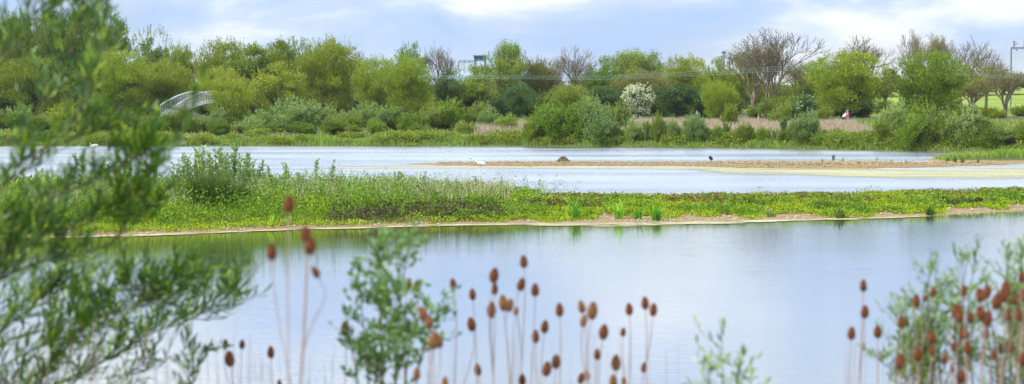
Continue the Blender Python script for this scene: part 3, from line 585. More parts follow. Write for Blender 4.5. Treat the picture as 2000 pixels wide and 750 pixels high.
# green tip, right
b = MB(); x, y = scatter(9000, 30.5, 60, lambda x: 143+0*x, lambda x: 149+0*x); z = height(x, y); k_ = z > .03; x, y, z = x[k_], y[k_], z[k_]
b.blades(np.stack([x, y, z-.02], 1), rng.uniform(.25, .6, len(x))*np.interp(x, [30, 34, 36], [.7, .9, 1.2]), .06, rng.uniform(.1, .7, len(x)))
tag(b.obj('bank_grass', M_bankg), 'grassy green tongue of land at the right end of the gravel spit', 'grass', kind='stuff')
# island cover. herb(): leafy stems
def isl(n, x0=-24, x1=26, lo=1.4, hi=1.0):
    return scatter(n, x0, x1, lambda x: front(x)+lo, lambda x: front(x)+width(x)-hi)
def purple_mask(x, y):
    d = y-front(x); p = vnoise(x, y, .9, 5); left = (x > -6.2) & (x < -.3) & (d > 1.0) & (d < 4.8) & (p > .12)
    mid = (x > -.4) & (x < 9.5) & (d > 4) & (p > .64); rest = (x > 9) & (p > .76) & (d > 3)
    return left | mid | rest
def edge_d(x): return .7*np.sin(x*1.9+1)*np.clip((x+1)/4, 0, 1)+.5*np.sin(x*4.3)*np.clip((x+3)/6, 0, 1)+np.interp(x, [-24, -6, -1, 1.5, 3, 5, 7, 9, 11, 13, 15, 18, 22], [.5, .6, .7, .8, 2.0, 2.3, 1.6, 2.1, 1.2, .9, 1.3, 2.1, 2.4])
b = MB(); x, y = isl(42000, -23, 27, .3); d = y-front(x); pm = purple_mask(x, y)
k_ = (~pm) & (d > edge_d(x)+.5*wob(x, y, 2.)) & ((x > -1.5) | (rng.random(len(x)) < .6)); x, y, d = x[k_], y[k_], d[k_]
hh = (.10+.36*vnoise(x, y, 1.1, 3)**1.5+.16*vnoise(x, y, 3.7, 1))*np.interp(x, [-4, 3], [1, .78])*np.where(rng.random(len(x)) < .06, 1.5, 1)*np.clip(d/4, .45, 1)*np.interp(x, [-24, -4, 2], [1.5, 1.35, 1])*(.55+.75*vnoise(x, y, .55, 13))
herb(b, x, y, hh, 15, .075, .036, .17); tag(b.obj('weeds', M_weed), 'lime green leafy weeds carpeting the long low island', 'weeds', kind='stuff')
b = MB(); x, y = isl(17000, -23, 27, .3); d = y-front(x); k_ = (d > edge_d(x)+.2+np.interp(x, [-5, 0], [1.2, 0])) & (vnoise(x, y, 1.5, 21) > np.interp(x, [-23, -5, 0], [.36, .40, .57])); x, y, d = x[k_], y[k_], d[k_]
herb(b, x, y, (.3+.45*rng.random(len(x)))*np.interp(x, [-24, -4, 1, 4], [1.7, 1.35, .75, .55])*np.clip(d/4, .5, 1), 16, .12, .05, .14); tag(b.obj('dark_forbs', M_forb), 'darker green leafy plants scattered among the lime weeds of the island', 'weeds', kind='stuff')
b = MB(); x, y = isl(5200, -23, 3, 5.0, .3); k_ = rng.random(len(x)) < np.interp(x, [-23, -6, -3, 3], [1, 1, .4, 0]); x, y = x[k_], y[k_]; d = y-front(x); herb(b, x, y, (.5+.5*rng.random(len(x)))*np.clip(.5+d/9, .4, 1.25), 14, .10, .028, .05); tag(b.obj('stalky_weeds', M_shoot), 'thin leafy stalks standing along the back of the island on the left', 'weeds', kind='stuff')
b = MB(); x, y = isl(30000, -23, 27, .3); d = y-front(x); pm = purple_mask(x, y) & (d > edge_d(x)); x, y, d = x[pm], y[pm], d[pm]
herb(b, x, y, (.22+.34*vnoise(x, y, 1.6, 8))*np.interp(x, [-1, 3], [1, .7]), 10, .09, .045, .10); tag(b.obj('purple_herbs', M_purple), 'dark purple leafy herbs in patches along the front of the island', 'herbs', kind='stuff')
b = MB(); x, y = isl(26000, -3, 26, 5, .4); p = vnoise(x, y, 1.3, 11); d = (y-front(x))/width(x)
k_ = (p > .62) | ((d > .88) & (rng.random(len(x)) < .3)); x, y = x[k_][:5500], y[k_][:5500]
herb(b, x, y, rng.uniform(.2, .42, len(x)), 9, .09, .045, .07); tag(b.obj('red_herbs', M_red), 'reddish brown herbs scattered through the back of the island', 'herbs', kind='stuff')
b = MB(); x, y = isl(60000, -24, 2, .9, .3); k_ = rng.random(len(x)) < np.interp(x, [-24, -4, 2], [1, .8, .0]); x, y = x[k_], y[k_]; d = y-front(x)
hh = np.clip(.2+.055*d, .2, .85)*rng.uniform(.6, 1.25, len(x))*(.6+.6*vnoise(x, y, .8, 9)); b.blades(np.stack([x, y, height(x, y)-.03], 1), hh, .022, rng.uniform(.05, .6, len(x)))
x, y = isl(16000, -1, 26, 3, .3); b.blades(np.stack([x, y, height(x, y)-.03], 1), rng.uniform(.12, .34, len(x)), .02, rng.uniform(.1, .6, len(x)))
tag(b.obj('island_grass', M_grass), 'tall mixed grass over the left part of the island', 'grass', kind='stuff')
b = MB(); x, y = isl(9000, -24, 0, 5, .3); k_ = rng.random(len(x)) < np.interp(x, [-24, -13, -8, 0], [1, .8, .5, .7]); x, y = x[k_], y[k_]
b.blades(np.stack([x, y, height(x, y)-.03], 1), rng.uniform(.7, 1.25, len(x)), .018, rng.uniform(.02, .25, len(x)))
tag(b.obj('dry_grass', M_reed), 'dry pinkish grass stalks standing along the island crest', 'grass', kind='stuff')
# pebbles on the shore and the spit
def pebbles(name, x, y, s, label, mt=None):
    n = len(x); b = MB(); base = np.array([[1, 0, 0], [0, 1, 0], [-1, 0, 0], [0, -1, 0], [0, 0, .7], [0, 0, -.5]], float)
    tri = np.array([[0, 1, 4], [1, 2, 4], [2, 3, 4], [3, 0, 4], [1, 0, 5], [2, 1, 5], [3, 2, 5], [0, 3, 5]])
    P0 = np.stack([x, y, height(x, y)+s*.2], 1); Vv = (base[None]*rng.uniform(.6, 1.4, (n, 1, 3)))*s[:, None, None]+P0[:, None]
    b.add(Vv.reshape(-1, 3), T=(tri[None]+np.arange(n)[:, None, None]*6).reshape(-1, 3)); tag(b.obj(name, mt or M_stone), label, 'stones', kind='stuff')
x, y = scatter(1500, -16, 24, lambda x: front(x)+.3, lambda x: front(x)+3.6); pebbles('pebbles', x, y, rng.uniform(.015, .06, len(x))*np.where(rng.random(len(x)) < .03, 2, 1), 'pale flints scattered on the muddy island shore')
x, y = scatter(6500, -5, 33, lambda x: 129.5+0*x, lambda x: 141+0*x); k_ = height(x, y) > .02; pebbles('gravel', x[k_], y[k_], rng.uniform(.03, .11, k_.sum()), 'orange-brown gravel covering the low spit', M_gravel)
# ------------------------------------------------------------------ island plants that stand out
def sapling_geo(seed, h=1.6, nst=5, dens=1.):
    global rng; rng = np.random.default_rng(seed); w = MB(); c = MB()
    for s in range(nst):
        a = rng.uniform(0, 6.28); l = h*rng.uniform(.65, 1); lean = rng.uniform(.03, .22)
        pts = [np.array([.05*math.cos(a), .05*math.sin(a), -.05])+np.array([math.cos(a)*lean*l*t_*t_, math.sin(a)*lean*l*t_*t_, l*t_]) for t_ in (0, .3, .6, .85, 1)]
        w.tube(pts, [.012, .010, .008, .006, .004], 4); n = int(60*l*dens); t_ = rng.uniform(.25, 1, n)
        pos = np.stack([np.interp(t_, [0, .3, .6, .85, 1], [p[i] for p in pts]) for i in range(3)], 1); th = rng.uniform(0, 6.28, n)
        c.leaves(pos, np.stack([np.cos(th), np.sin(th), rng.uniform(.3, 1.2, n)], 1), .12*rng.uniform(.7, 1.3, n), .045)
    return c.mesh('leaves'), w.mesh('stem', True)
SG = [sapling_geo(61, nst=3), sapling_geo(62, nst=5), sapling_geo(63, nst=5, dens=.8), sapling_geo(64, nst=1, dens=1.3), sapling_geo(65, nst=2, dens=.9)]
G['sap'] = SG
G['sapb'] = [sapling_geo(71, nst=8, dens=1.6), sapling_geo(72, nst=10, dens=1.6), sapling_geo(73, nst=12, dens=1.8)]
sap = [(40, 318, 72, 1), (75, 322, 74, 0), (165, 292, 73, 0), (210, 300, 74, 4), (232, 288, 73, 1), (248, 285, 75, 2), (300, 300, 74, 1), (345, 312, 73, 2), (372, 300, 71, 2), (388, 292, 74, 2), (405, 300, 72, 1), (425, 285, 75, 2), (398, 282, 73, 2), (415, 292, 72, 2), (356, 296, 74, 2), (380, 286, 75, 2), (445, 296, 71, 2), (484, 306, 72, 2), (498, 300, 76, 1), (534, 338, 73, 2), (553, 340, 75, 2), (585, 345, 74, 2), (605, 340, 75, 1), (638, 345, 76, 2), (438, 272, 73, 1), (452, 268, 74, 2), (464, 290, 72, 0), (475, 285, 75, 1), (492, 318, 73, 1), (508, 318, 76, 2), (516, 342, 74, 0), (529, 308, 78, 3), (545, 332, 74, 1), (562, 314, 76, 2), (575, 335, 74, 1), (592, 332, 75, 0), (614, 293, 78, 3), (628, 335, 74, 1), (645, 308, 77, 4), (660, 338, 75, 0), (685, 345, 75, 1), (712, 350, 75, 0), (740, 352, 74, 1), (778, 330, 77, 0), (786, 322, 78, 3), (800, 346, 76, 1), (826, 332, 78, 4), (868, 340, 77, 1), (890, 346, 76, 4), (931, 334, 79, 3), (900, 352, 78, 0), (975, 345, 80, 4), (1010, 356, 80, 3)]
sap.sort(key=lambda q: q[0])
for i_, (px, top, Y, v) in enumerate(sap):
    x = X(px, Y); z0 = hz(x, Y); h = P(px, top, Y).z-z0
    form = {0: 'three-stemmed', 1: 'bushy', 2: 'dense many-stemmed', 3: 'tall single-stemmed', 4: 'two-stemmed'}[v]
    r_ = plant('sap', v, 'willow_sapling', 'leaves', (x, Y, z0), 10*h/1.6*.9, 10*h/1.6, M_shoot, M_twig, '%s willow sapling on the island crest, %s from the left' % (form, ordn(i_)), 'sapling', 'saplings along the island crest', tname='stem')
bs = [(1228, 222, 189), (1262, 226, 190), (1275, 236, 188), (1305, 226, 189), (1318, 238, 187), (1345, 228, 189), (1372, 222, 188), (1384, 240, 187), (1420, 228, 188), (1442, 240, 187), (1466, 236, 187), (1478, 248, 186), (1512, 240, 186), (1531, 218, 188), (1556, 236, 185), (1600, 246, 184), (1620, 254, 184), (1668, 250, 183), (1700, 246, 182), (1205, 234, 189)]
bs.sort()
for i_, (px, top, Y) in enumerate(bs):
    top += 7
    x = X(px, Y); Y = max(Y, shore(x)+1.5); x = X(px, Y); z0 = hz(x, Y); h = P(px, top, Y).z-z0
    plant('sapb', i_, 'willow_sapling', 'leaves', (x, Y, z0), 10*h/1.6*1.1, 10*h/1.6, M_greyg if i_ % 3 else M_mid, M_twig, '%s willow sapling growing in front of the far reeds, %s from the left' % (('spindly pale', 'grey-green', 'full grey-green')[i_ % 3], ordn(i_)), 'sapling', 'saplings before the far reeds', tname='stem')
def tuft(name, px, vbase, hpx, wpx, mat, label, cat, group, nb=120, bw=.03, bend=.45, Y=None, blade='blades'):
    Y = Y or CH*F/(vbase-205); x = X(px, Y); z0 = hz(x, Y); h = hpx*Y/F*1.3; w = wpx*Y/F*1.15
    rt = empty(name, (x, Y, z0)); tag(rt, label, cat, group); b = MB(); th = rng.uniform(0, 6.28, nb); r = np.sqrt(rng.random(nb))*w*(.28 if nb > 400 else .2)
    b.blades(np.stack([np.cos(th)*r, np.sin(th)*r, np.full(nb, -.03)], 1), h*rng.uniform(.35, 1.15, nb), bw*rng.uniform(.6, 1.3, nb), rng.uniform(.05, bend, nb)); b.obj(blade, mat, rt)
    b = MB(); b.tube([(0, 0, -.08), (0, 0, .06)], [w*.13, w*.08], 6); b.obj('root_crown', M_twig, rt); return rt
tuft('rush_tussock', 408, 400, 68, 105, M_tuss, 'big dark rush tussock below the tallest saplings on the island', 'rushes', 'rush tussocks', 2400, .018, .6, Y=69.5)
tuft('rush_tussock', 372, 400, 52, 80, M_tuss, 'smaller dark rush tussock at the left of the big one', 'rushes', 'rush tussocks', 1300, .018, .7, Y=70)
tuft('rush_tussock', 455, 400, 50, 80, M_tuss, 'smaller dark rush tussock at the right of the big one', 'rushes', 'rush tussocks', 1300, .018, .7, Y=70)
tuft('iris_clump', 690, 424, 40, 46, M_iris, 'dark green sword-leaved clump left of the purple herbs', 'plant', 'waterside clumps', 110, .05, .7)
for px, vb, hp, wp, lb, nb in [(1124, 431, 38, 40, 'broad-leaved green clump on the mud, leftmost and fullest of four', 90), (1210, 430, 34, 34, 'pale spiky green clump, second from left on the mud', 70), (1246, 430, 24, 26, 'smallest spiky green clump between two larger ones', 55), (1282, 431, 32, 36, 'bright spiky green clump at the right end of the row of four', 90)]:
    tuft('iris_clump', px, vb, hp, wp, M_iris, lb, 'plant', 'waterside clumps', int(nb*.8), .05, 1.0)
tuft('dock_plant', 1505, 425, 16, 34, M_greyg, 'low grey-leaved rosette on the mud right of the spiky clumps', 'plant', 'waterside clumps', 40, .09, 1.1)
tuft('iris_clump', 1640, 427, 24, 34, M_tuss, 'low dull green clump standing at the water edge', 'plant', 'waterside clumps', 60, .04, 1.2)
tuft('iris_clump', 1817, 421, 20, 30, M_tuss, 'small dark green clump nearest the right end of the shore', 'plant', 'waterside clumps', 60, .04, 1.2)
tuft('iris_clump', 530, 446, 20, 14, M_iris, 'tiny tuft at the water edge below the left grass', 'plant', 'waterside clumps', 26, .04, .3)
tuft('iris_clump', 782, 435, 22, 14, M_iris, 'narrow green tuft at the water edge below the purple herbs', 'plant', 'waterside clumps', 26, .04, .3)
tuft('iris_clump', 1002, 432, 26, 34, M_yel, 'straggly yellow-green tuft at the right end of the purple herbs', 'plant', 'waterside clumps', 60, .03, .6)
ki = 0
for px, vb, hp in [(1500, 328, 8), (1645, 322, 9), (1712, 321, 10), (1608, 322, 8), (1695, 330, 6), (1770, 324, 7), (1638, 334, 7), (1742, 322, 6), (1850, 320, 12), (1865, 321, 12), (1880, 322, 9), (1910, 322, 12)]:
    tuft('rush_tuft', px, vb, hp*1.2, 9 if px < 1800 else 18, M_tuss, 'small rush tuft on the shallows by the spit, %s from the left' % ordn(sorted([1500, 1645, 1712, 1608, 1695, 1770, 1638, 1742, 1850, 1865, 1880, 1910]).index(px)), 'rushes', 'rush tufts in the shallows', 9 if px < 1800 else 22, .035, .6); ki += 1
# ------------------------------------------------------------------ people and birds (skinned bodies)
def skin(name, pts, edges, rad, mat, parent=None, lv=1):
    me = bpy.data.meshes.new(name); me.from_pydata([tuple(p) for p in pts], edges, []); o = obj(name, me, mat, parent)
    o.modifiers.new('Skin', 'SKIN'); sv = me.skin_vertices[0] if me.skin_vertices else None
    if sv is None:
        import bmesh
        bm = bmesh.new(); bm.from_mesh(me); bm.verts.layers.skin.verify(); bm.to_mesh(me); bm.free(); sv = me.skin_vertices[0]
    for k, r in enumerate(rad):
        sv.data[k].radius = (r, r) if not isinstance(r, tuple) else r
    sv.data[0].use_root = True
    m = o.modifiers.new('Sub', 'SUBSURF'); m.levels = lv; m.render_levels = lv
    for p in me.polygons: p.use_smooth = True
    return o
def person(px, vtop, Y, label, top, legs, hair, rz=0, lean=0, hs=1.0, hat=False):
    x = X(px, Y); z0 = hz(x, Y); rt = empty('person', (x, Y, z0), rz); rt.scale = (hs,)*3; tag(rt, label, 'person', 'walkers on the far bank')
    L = lean
    pel = (0, 0, .93); ch = (L*.6, 0, 1.25-L*.1); sh_ = (L*.9, 0, 1.42-L*.2); nk = (L*1.05, 0, 1.5-L*.22); hd = (L*1.25, 0, 1.62-L*.28); hd2 = (L*1.3, 0, 1.72-L*.3)
    pts = [pel, ch, sh_, nk, hd, hd2, (.02, .1, .88), (.06, .11, .48), (.0, .11, .06), (.12, .12, .03), (.02, -.1, .88), (-.1, -.11, .48), (-.2, -.11, .08), (-.09, -.12, .03),
           (L*.9, .2, 1.38-L*.2), (L*.9+.03, .25, 1.12-L*.1), (L*.9+.15, .22, .9), (L*.9+.19, .21, .82), (L*.9, -.2, 1.38-L*.2), (L*.9-.05, -.25, 1.12-L*.1), (L*.9+.05, -.25, .9), (L*.9+.08, -.24, .82)]
    ed = [(0, 1), (1, 2), (2, 3), (3, 4), (4, 5), (0, 6), (6, 7), (7, 8), (8, 9), (0, 10), (10, 11), (11, 12), (12, 13), (2, 14), (14, 15), (15, 16), (16, 17), (2, 18), (18, 19), (19, 20), (20, 21)]
    rad = [.13, .13, .12, .055, .095, .07, .085, .055, .04, .035, .085, .055, .04, .035, .055, .042, .032, .03, .055, .042, .032, .03]
    skin('body', pts, ed, rad, M_skin, rt)
    skin('top', [pts[i] for i in (0, 1, 2, 14, 15, 18, 19)], [(0, 1), (1, 2), (2, 3), (3, 4), (2, 5), (5, 6)], [.155, .155, .14, .075, .06, .075, .06], top, rt)
    skin('trousers', [(0, 0, .92), pts[6], pts[7], (.0, .11, .12), pts[10], pts[11], (-.19, -.11, .13)], [(0, 1), (1, 2), (2, 3), (0, 4), (4, 5), (5, 6)], [.15, .11, .08, .06, .11, .08, .06], legs, rt)
    skin('hat' if hat else 'hair', [(hd2[0]-.02, 0, hd2[2]+.03), (hd[0]-.05, 0, hd[2]+.02)], [(0, 1)], [.09, .09], hair, rt)
    return rt
def cloth(n, c): return solid(n, c, tuple(v*.8 for v in c), 8, .85)
C_pur = cloth('purple_cloth', (.10, .05, .30)); C_grey = cloth('grey_cloth', (.25, .28, .33)); C_red = cloth('red_cloth', (.60, .05, .02)); C_pink = cloth('pink_cloth', (.80, .16, .42)); C_wh = cloth('white_cloth', (.8, .8, .8)); C_dk = cloth('dark_cloth', (.03, .035, .06)); C_hair = cloth('brown_hair', (.08, .05, .03)); C_lp = cloth('pale_pink_cloth', (.7, .5, .6)); C_whair = cloth('white_hair', (.75, .73, .7))
person(1361, 213, 213, 'person in a purple top and grey trousers walking behind the reeds', C_pur, C_grey, C_hair, .3, 0, 1.08)
person(1407, 225, 212, 'small person in a red top half hidden by the reeds', C_red, C_grey, C_hair, 2.9, 0, .78)
person(1480, 230, 211, 'small person in a pale pink top low behind the reeds', C_lp, C_grey, C_hair, .2, .1, .72)
person(1491, 230, 211.5, 'person in dark clothes beside the pale pink one', C_dk, C_dk, C_hair, 3.0, .15, .8)
person(1646, 222, 207, 'person in a white top and dark trousers leaning forward', C_wh, C_dk, C_hair, 0, .28, .98)
person(1656, 222, 207.5, 'white-haired person in a bright pink top beside the leaning one', C_pink, C_lp, C_whair, 3.14, .05, .98)
# little egret stalking on the spit
Y = 133.5; x = X(938, Y); rt = empty('egret', (x, Y, hz(x, Y))); rt.scale = (1.2, 1.2, 1.25); tag(rt, 'white egret stooping forward at the left end of the gravel spit', 'bird')
skin('body', [(0, 0, .36), (.18, 0, .33), (.32, 0, .29), (-.12, 0, .40), (-.22, 0, .47), (-.30, 0, .55), (-.38, 0, .61), (-.45, 0, .61)], [(0, 1), (1, 2), (0, 3), (3, 4), (4, 5), (5, 6), (6, 7)], [.115, .10, .04, .06, .034, .03, .032, .02], M_white, rt)
b = MB(); b.tube([(-.46, 0, .61), (-.55, 0, .585), (-.62, 0, .56)], [.014, .011, .003], 5); b.obj('beak', M_black, rt)
for s in (-1, 1): b = MB(); b.tube([(.03, .05*s, .28), (.05, .05*s, .14), (.02-.05*s, .05*s, 0), (-.05-.05*s, .05*s, 0)], [.016, .013, .013, .008], 5); b.obj('leg', M_black, rt)
# dark bird on the spit
Y = 139; x = X(1388, Y); rt = empty('coot', (x, Y, hz(x, Y)+.0)); tag(rt, 'small dark round bird standing on the thin part of the spit', 'bird')
skin('body', [(0, 0, .30), (.09, 0, .24), (.15, 0, .20), (-.06, 0, .38), (-.09, 0, .45), (-.12, 0, .47)], [(0, 1), (1, 2), (0, 3), (3, 4), (4, 5)], [.115, .085, .03, .06, .045, .03], M_black, rt)
b = MB(); b.tube([(-.13, 0, .47), (-.20, 0, .45)], [.016, .003], 5); b.obj('beak', M_white, rt)
for s in (-1, 1): b = MB(); b.tube([(0, .05*s, .22), (.01, .05*s, .1), (0, .05*s, 0), (-.07, .05*s, 0)], [.014, .012, .012, .007], 5); b.obj('leg', M_beak, rt)
# swan
Y = 190; x = X(183, Y); rt = empty('swan', (x, Y, 0)); tag(rt, 'white swan with its head tucked down on the water by the far bank', 'bird')
skin('body', [(0, 0, .17), (.25, 0, .2), (.42, 0, .27), (-.22, 0, .17), (-.34, 0, .27), (-.36, 0, .4), (-.28, 0, .47), (-.38, 0, .43)], [(0, 1), (1, 2), (0, 3), (3, 4), (4, 5), (5, 6), (6, 7)], [.20, .17, .05, .14, .06, .045, .05, .03], M_white, rt)
for s in (-1, 1): skin('wing', [(-.15, .12*s, .26), (.1, .17*s, .32), (.38, .1*s, .34)], [(0, 1), (1, 2)], [.07, .09, .03], M_white, rt)
b = MB(); b.tube([(-.40, 0, .42), (-.50, 0, .38)], [.025, .008], 5); b.obj('beak', M_beak, rt)
# nest mound of twigs
Y = 139; x = X(1100, Y); rt = empty('nest_mound', (x, Y, hz(x, Y))); rt.scale = (1.25, 1.2, 1.9); tag(rt, 'brown heap of twigs, a nest, on the gravel spit', 'nest')
b = MB(); th = np.linspace(0, 6.283, 13)[:-1]
for k in range(160):
    a = random.uniform(0, 6.28); r = random.uniform(0, .30); zz = .22*(1-(r/.34)**2); d = random.uniform(0, 6.28); l = random.uniform(.1, .26)
    p = np.array([r*math.cos(a)*1.2, r*math.sin(a), zz*random.random()]); dv = np.array([math.cos(d)*l, math.sin(d)*l, random.uniform(-.05, .08)]); b.tube([p-dv*.5, p+dv*.5], [.012, .008], 3)
b.obj('twigs', M_twig, rt)
b = MB()
for k, (rr, zz) in enumerate(((.36, -.02), (.30, .08), (.18, .16), (.02, .19))): b.V.append(np.stack([np.cos(th)*rr*1.15, np.sin(th)*rr, np.full(12, zz)], 1)); 
b.n = 48; i = np.arange(3)[:, None]*12; j = np.arange(12)[None]; b.Q = [np.stack([i+j, i+(j+1) % 12, i+12+(j+1) % 12, i+12+j], -1).reshape(-1, 4)]
b.obj('mud_core', M_bark, rt, True)
# dark dead plant stump on the spit
Y = 139; x = X(1628, Y); rt = empty('dead_dock', (x, Y, hz(x, Y))); tag(rt, 'dark brown dead plant standing upright on the gravel', 'plant')
b = MB(); b.tube([(0, 0, -.05), (.01, 0, .2), (0, 0, .4)], [.03, .025, .015], 5); b.tube([(0, 0, .12), (.08, 0, .3)], [.02, .01], 4); b.obj('stem', M_twig, rt)
c = MB(); n = 90; c.leaves(np.stack([rng.normal(0, .05, n), rng.normal(0, .05, n), rng.uniform(.12, .42, n)], 1), randn(n)+[0, 0, .8], .09, .04); c.obj('seeds', M_purple, rt)
# ------------------------------------------------------------------ footbridge
Y = 226.0; xb = X(398, Y); zg = hz(xb, Y); rt = empty('footbridge', (xb, Y, zg), 0); tag(rt, 'white arched footbridge with slatted railings among the shrubs', 'bridge')
dirv = np.array([.45, .893]); nrm = np.array([-.893, .45])
def arc(s): return 1.1+1.5*(1-abs(s)**1.7)   # deck height, s in -1..1
hl = 6.4
def bp(s, off, dz): return (dirv[0]*hl*s+nrm[0]*off, dirv[1]*hl*s+nrm[1]*off, arc(s)+dz)
ss = np.linspace(-1, 1, 25)
b = MB()
for k in range(24):
    a0, a1 = ss[k], ss[k+1]; V = [bp(a0, -.9, 0), bp(a0, .9, 0), bp(a1, .9, 0), bp(a1, -.9, 0), bp(a0, -.9, -.15), bp(a0, .9, -.15), bp(a1, .9, -.15), bp(a1, -.9, -.15)]
    b.add(V, [[0, 1, 2, 3], [7, 6, 5, 4], [0, 3, 7, 4], [1, 5, 6, 2]])
b.obj('deck', M_deck, rt)
for off in (-1.05, 1.05):
    b = MB()
    for dz, r in ((1.15, .07), (.15, .05), (-.1, .10)): b.tube([bp(s, off, dz) for s in ss], r, 6)
    hr = b.obj('railing', M_paint, rt, True)
    b = MB()
    for s in np.linspace(-1, 1, 44): b.tube([bp(s, off, .15), bp(s, off, 1.15)], .03, 4)
    b.obj('balusters', M_paint, hr)
for s in (-.96, .96):
    b = MB(); p = bp(s, 0, 0); b.box((p[0], p[1], p[2]/2-.2), (2.2, 1.2, p[2]+.2), math.atan2(dirv[1], dirv[0])+1.57); b.obj('abutment', M_deck, rt)
# ------------------------------------------------------------------ cabin, gantries, cables
Y = 330; xc = X(938, Y); zc_ = P(938, 113, Y).z; g0 = hz(xc, Y); rt = empty('signal_cabin', (xc, Y, g0)); tag(rt, 'small blue-grey cabin with a flat pale roof above the treetops', 'cabin')
b = MB(); b.box((0, 0, zc_-g0-.1), (1.95, 1.6, .8)); b.obj('wall', M_blue, rt)
b = MB(); b.box((0, 0, zc_-g0+.32), (2.3, 2.0, .16)); b.obj('roof', M_steel, rt)
for xx in (-.55, .1, .68): b = MB(); b.box((xx, -.81, zc_-g0-.05), (.45, .04, .3)); b.obj('window', M_glass, rt)
for sx_ in (-.8, .8): b = MB(); b.box((sx_, 0, (zc_-g0-.35)/2), (.25, .25, zc_-g0-.35)); b.obj('leg', M_steel, rt)
b = MB(); zt = P(900, 121, Y).z-g0
for dz in (0, .35, .18): b.tube([(-3.4, 0, zt+dz-.1), (-1, 0, zt+dz-.1)], .04, 4)
for xx in (-3.3, -2.5, -1.7): b.tube([(xx, 0, zt-.2), (xx, 0, zt+.35)], .035, 4)
b.obj('walkway_rail', M_steel, rt)
def mast(px, top, Y, label, armpx, n=1):
    x = X(px, Y); g = hz(x, Y); zt = P(px, top, Y).z-g; rt = empty('catenary_mast', (x, Y, g)); tag(rt, label, 'mast', 'distant steel masts')
    b = MB(); b.tube([(0, 0, 0), (0, 0, zt)], .13, 4); b.obj('post', M_steel, rt); a = armpx*Y/F
    for k, dz in enumerate((.25, 1.0)): b = MB(); b.tube([(-a, 0, zt-dz), (a, 0, zt-dz)], .09, 4); b.obj('cross_arm', M_steel, rt)
    b = MB(); b.tube([(-a, 0, zt-1.0), (-a*.3, 0, zt-.25)], .05, 4); b.tube([(a, 0, zt-1.0), (a*.3, 0, zt-.25)], .05, 4); b.obj('brace', M_steel, rt)
    for s in (-1, 1): b = MB(); b.tube([(a*s, 0, zt-1.0), (a*s, 0, zt-1.4)], .07, 5); b.obj('insulator', M_blue, rt)
mast(1413, 99, 340, 'slender mast with short arms left of the big bare tree', 5)
mast(1424, 110, 352, 'second slender mast, lower and nearer the big bare tree', 4)
Y = 330; x = X(1985, Y); g = hz(x, Y); rt = empty('rail_gantry', (x, Y, g)); tag(rt, 'dark steel gantry with upright arms against the sky at far right', 'gantry', 'distant steel masts')
def gz(v): return P(1985, v, Y).z-g
def gx(u): return (u-1985)*Y/F
b = MB(); b.tube([(gx(1973), 0, 0), (gx(1973), 0, gz(94))], .12, 4); b.obj('post', M_steel, rt); b = MB(); b.tube([(gx(2024), 0, 0), (gx(2024), 0, gz(94))], .12, 4); b.obj('post', M_steel, rt)
b = MB()
for v in (92.5, 95): b.tube([(gx(1972), 0, gz(v)), (gx(2026), 0, gz(v))], .06, 4)
for u in range(1974, 2024, 3): b.tube([(gx(u), 0, gz(92.5)), (gx(u+2.5), 0, gz(95))], .035, 3)
b.obj('truss', M_steel, rt)
for u in (1978, 1998.5, 2016):
    b = MB(); b.tube([(gx(u), 0, gz(95)), (gx(u), 0, gz(79.5))], .09, 4); b.tube([(gx(u), 0, gz(80)), (gx(u+8), 0, gz(87))], .05, 4); b.tube([(gx(u), 0, gz(87.3)), (gx(u+4), 0, gz(87.3))], .1, 4); b.obj('arm', M_steel, rt)
    b = MB(); b.tube([(gx(u+4), 0, gz(95.5)), (gx(u+7.5), 0, gz(99))], .1, 4); b.obj('insulator', M_blue, rt)
def line_y(u, k):
    pts = [(780, 151), (830, 150), (1000, 151), (1170, 152), (1300, 146), (1450, 138), (1580, 130)] if k < 3 else [(1560, 136), (1800, 141), (1900, 145), (2000, 150), (2080, 154)]
    return float(np.interp(u, [p[0] for p in pts], [p[1] for p in pts]))
NMC = ['uppermost', 'middle', 'lowest']
for k in range(3):
    b = MB(); us = np.linspace(815, 1640, 40); b.tube([P(u, line_y(u, 0)+(k-1)*3.0+(u-1000)*.002*k, 228+.25*k) for u in us], .015, 4)
    rt = b.obj('overhead_cable', M_cable); tag(rt, '%s of the three pale green cables crossing before the middle trees' % NMC[k], 'cable', 'overhead cables')
for k in range(2):
    b = MB(); us = np.linspace(1860, 2080, 14); b.tube([P(u, line_y(u, 3)+k*3.5, 232+.3*k) for u in us], .017, 4)
    tag(b.obj('overhead_cable', M_cable), '%s of the two pale cables at the right edge before the brown trees' % ('upper' if k == 0 else 'lower'), 'cable', 'overhead cables')
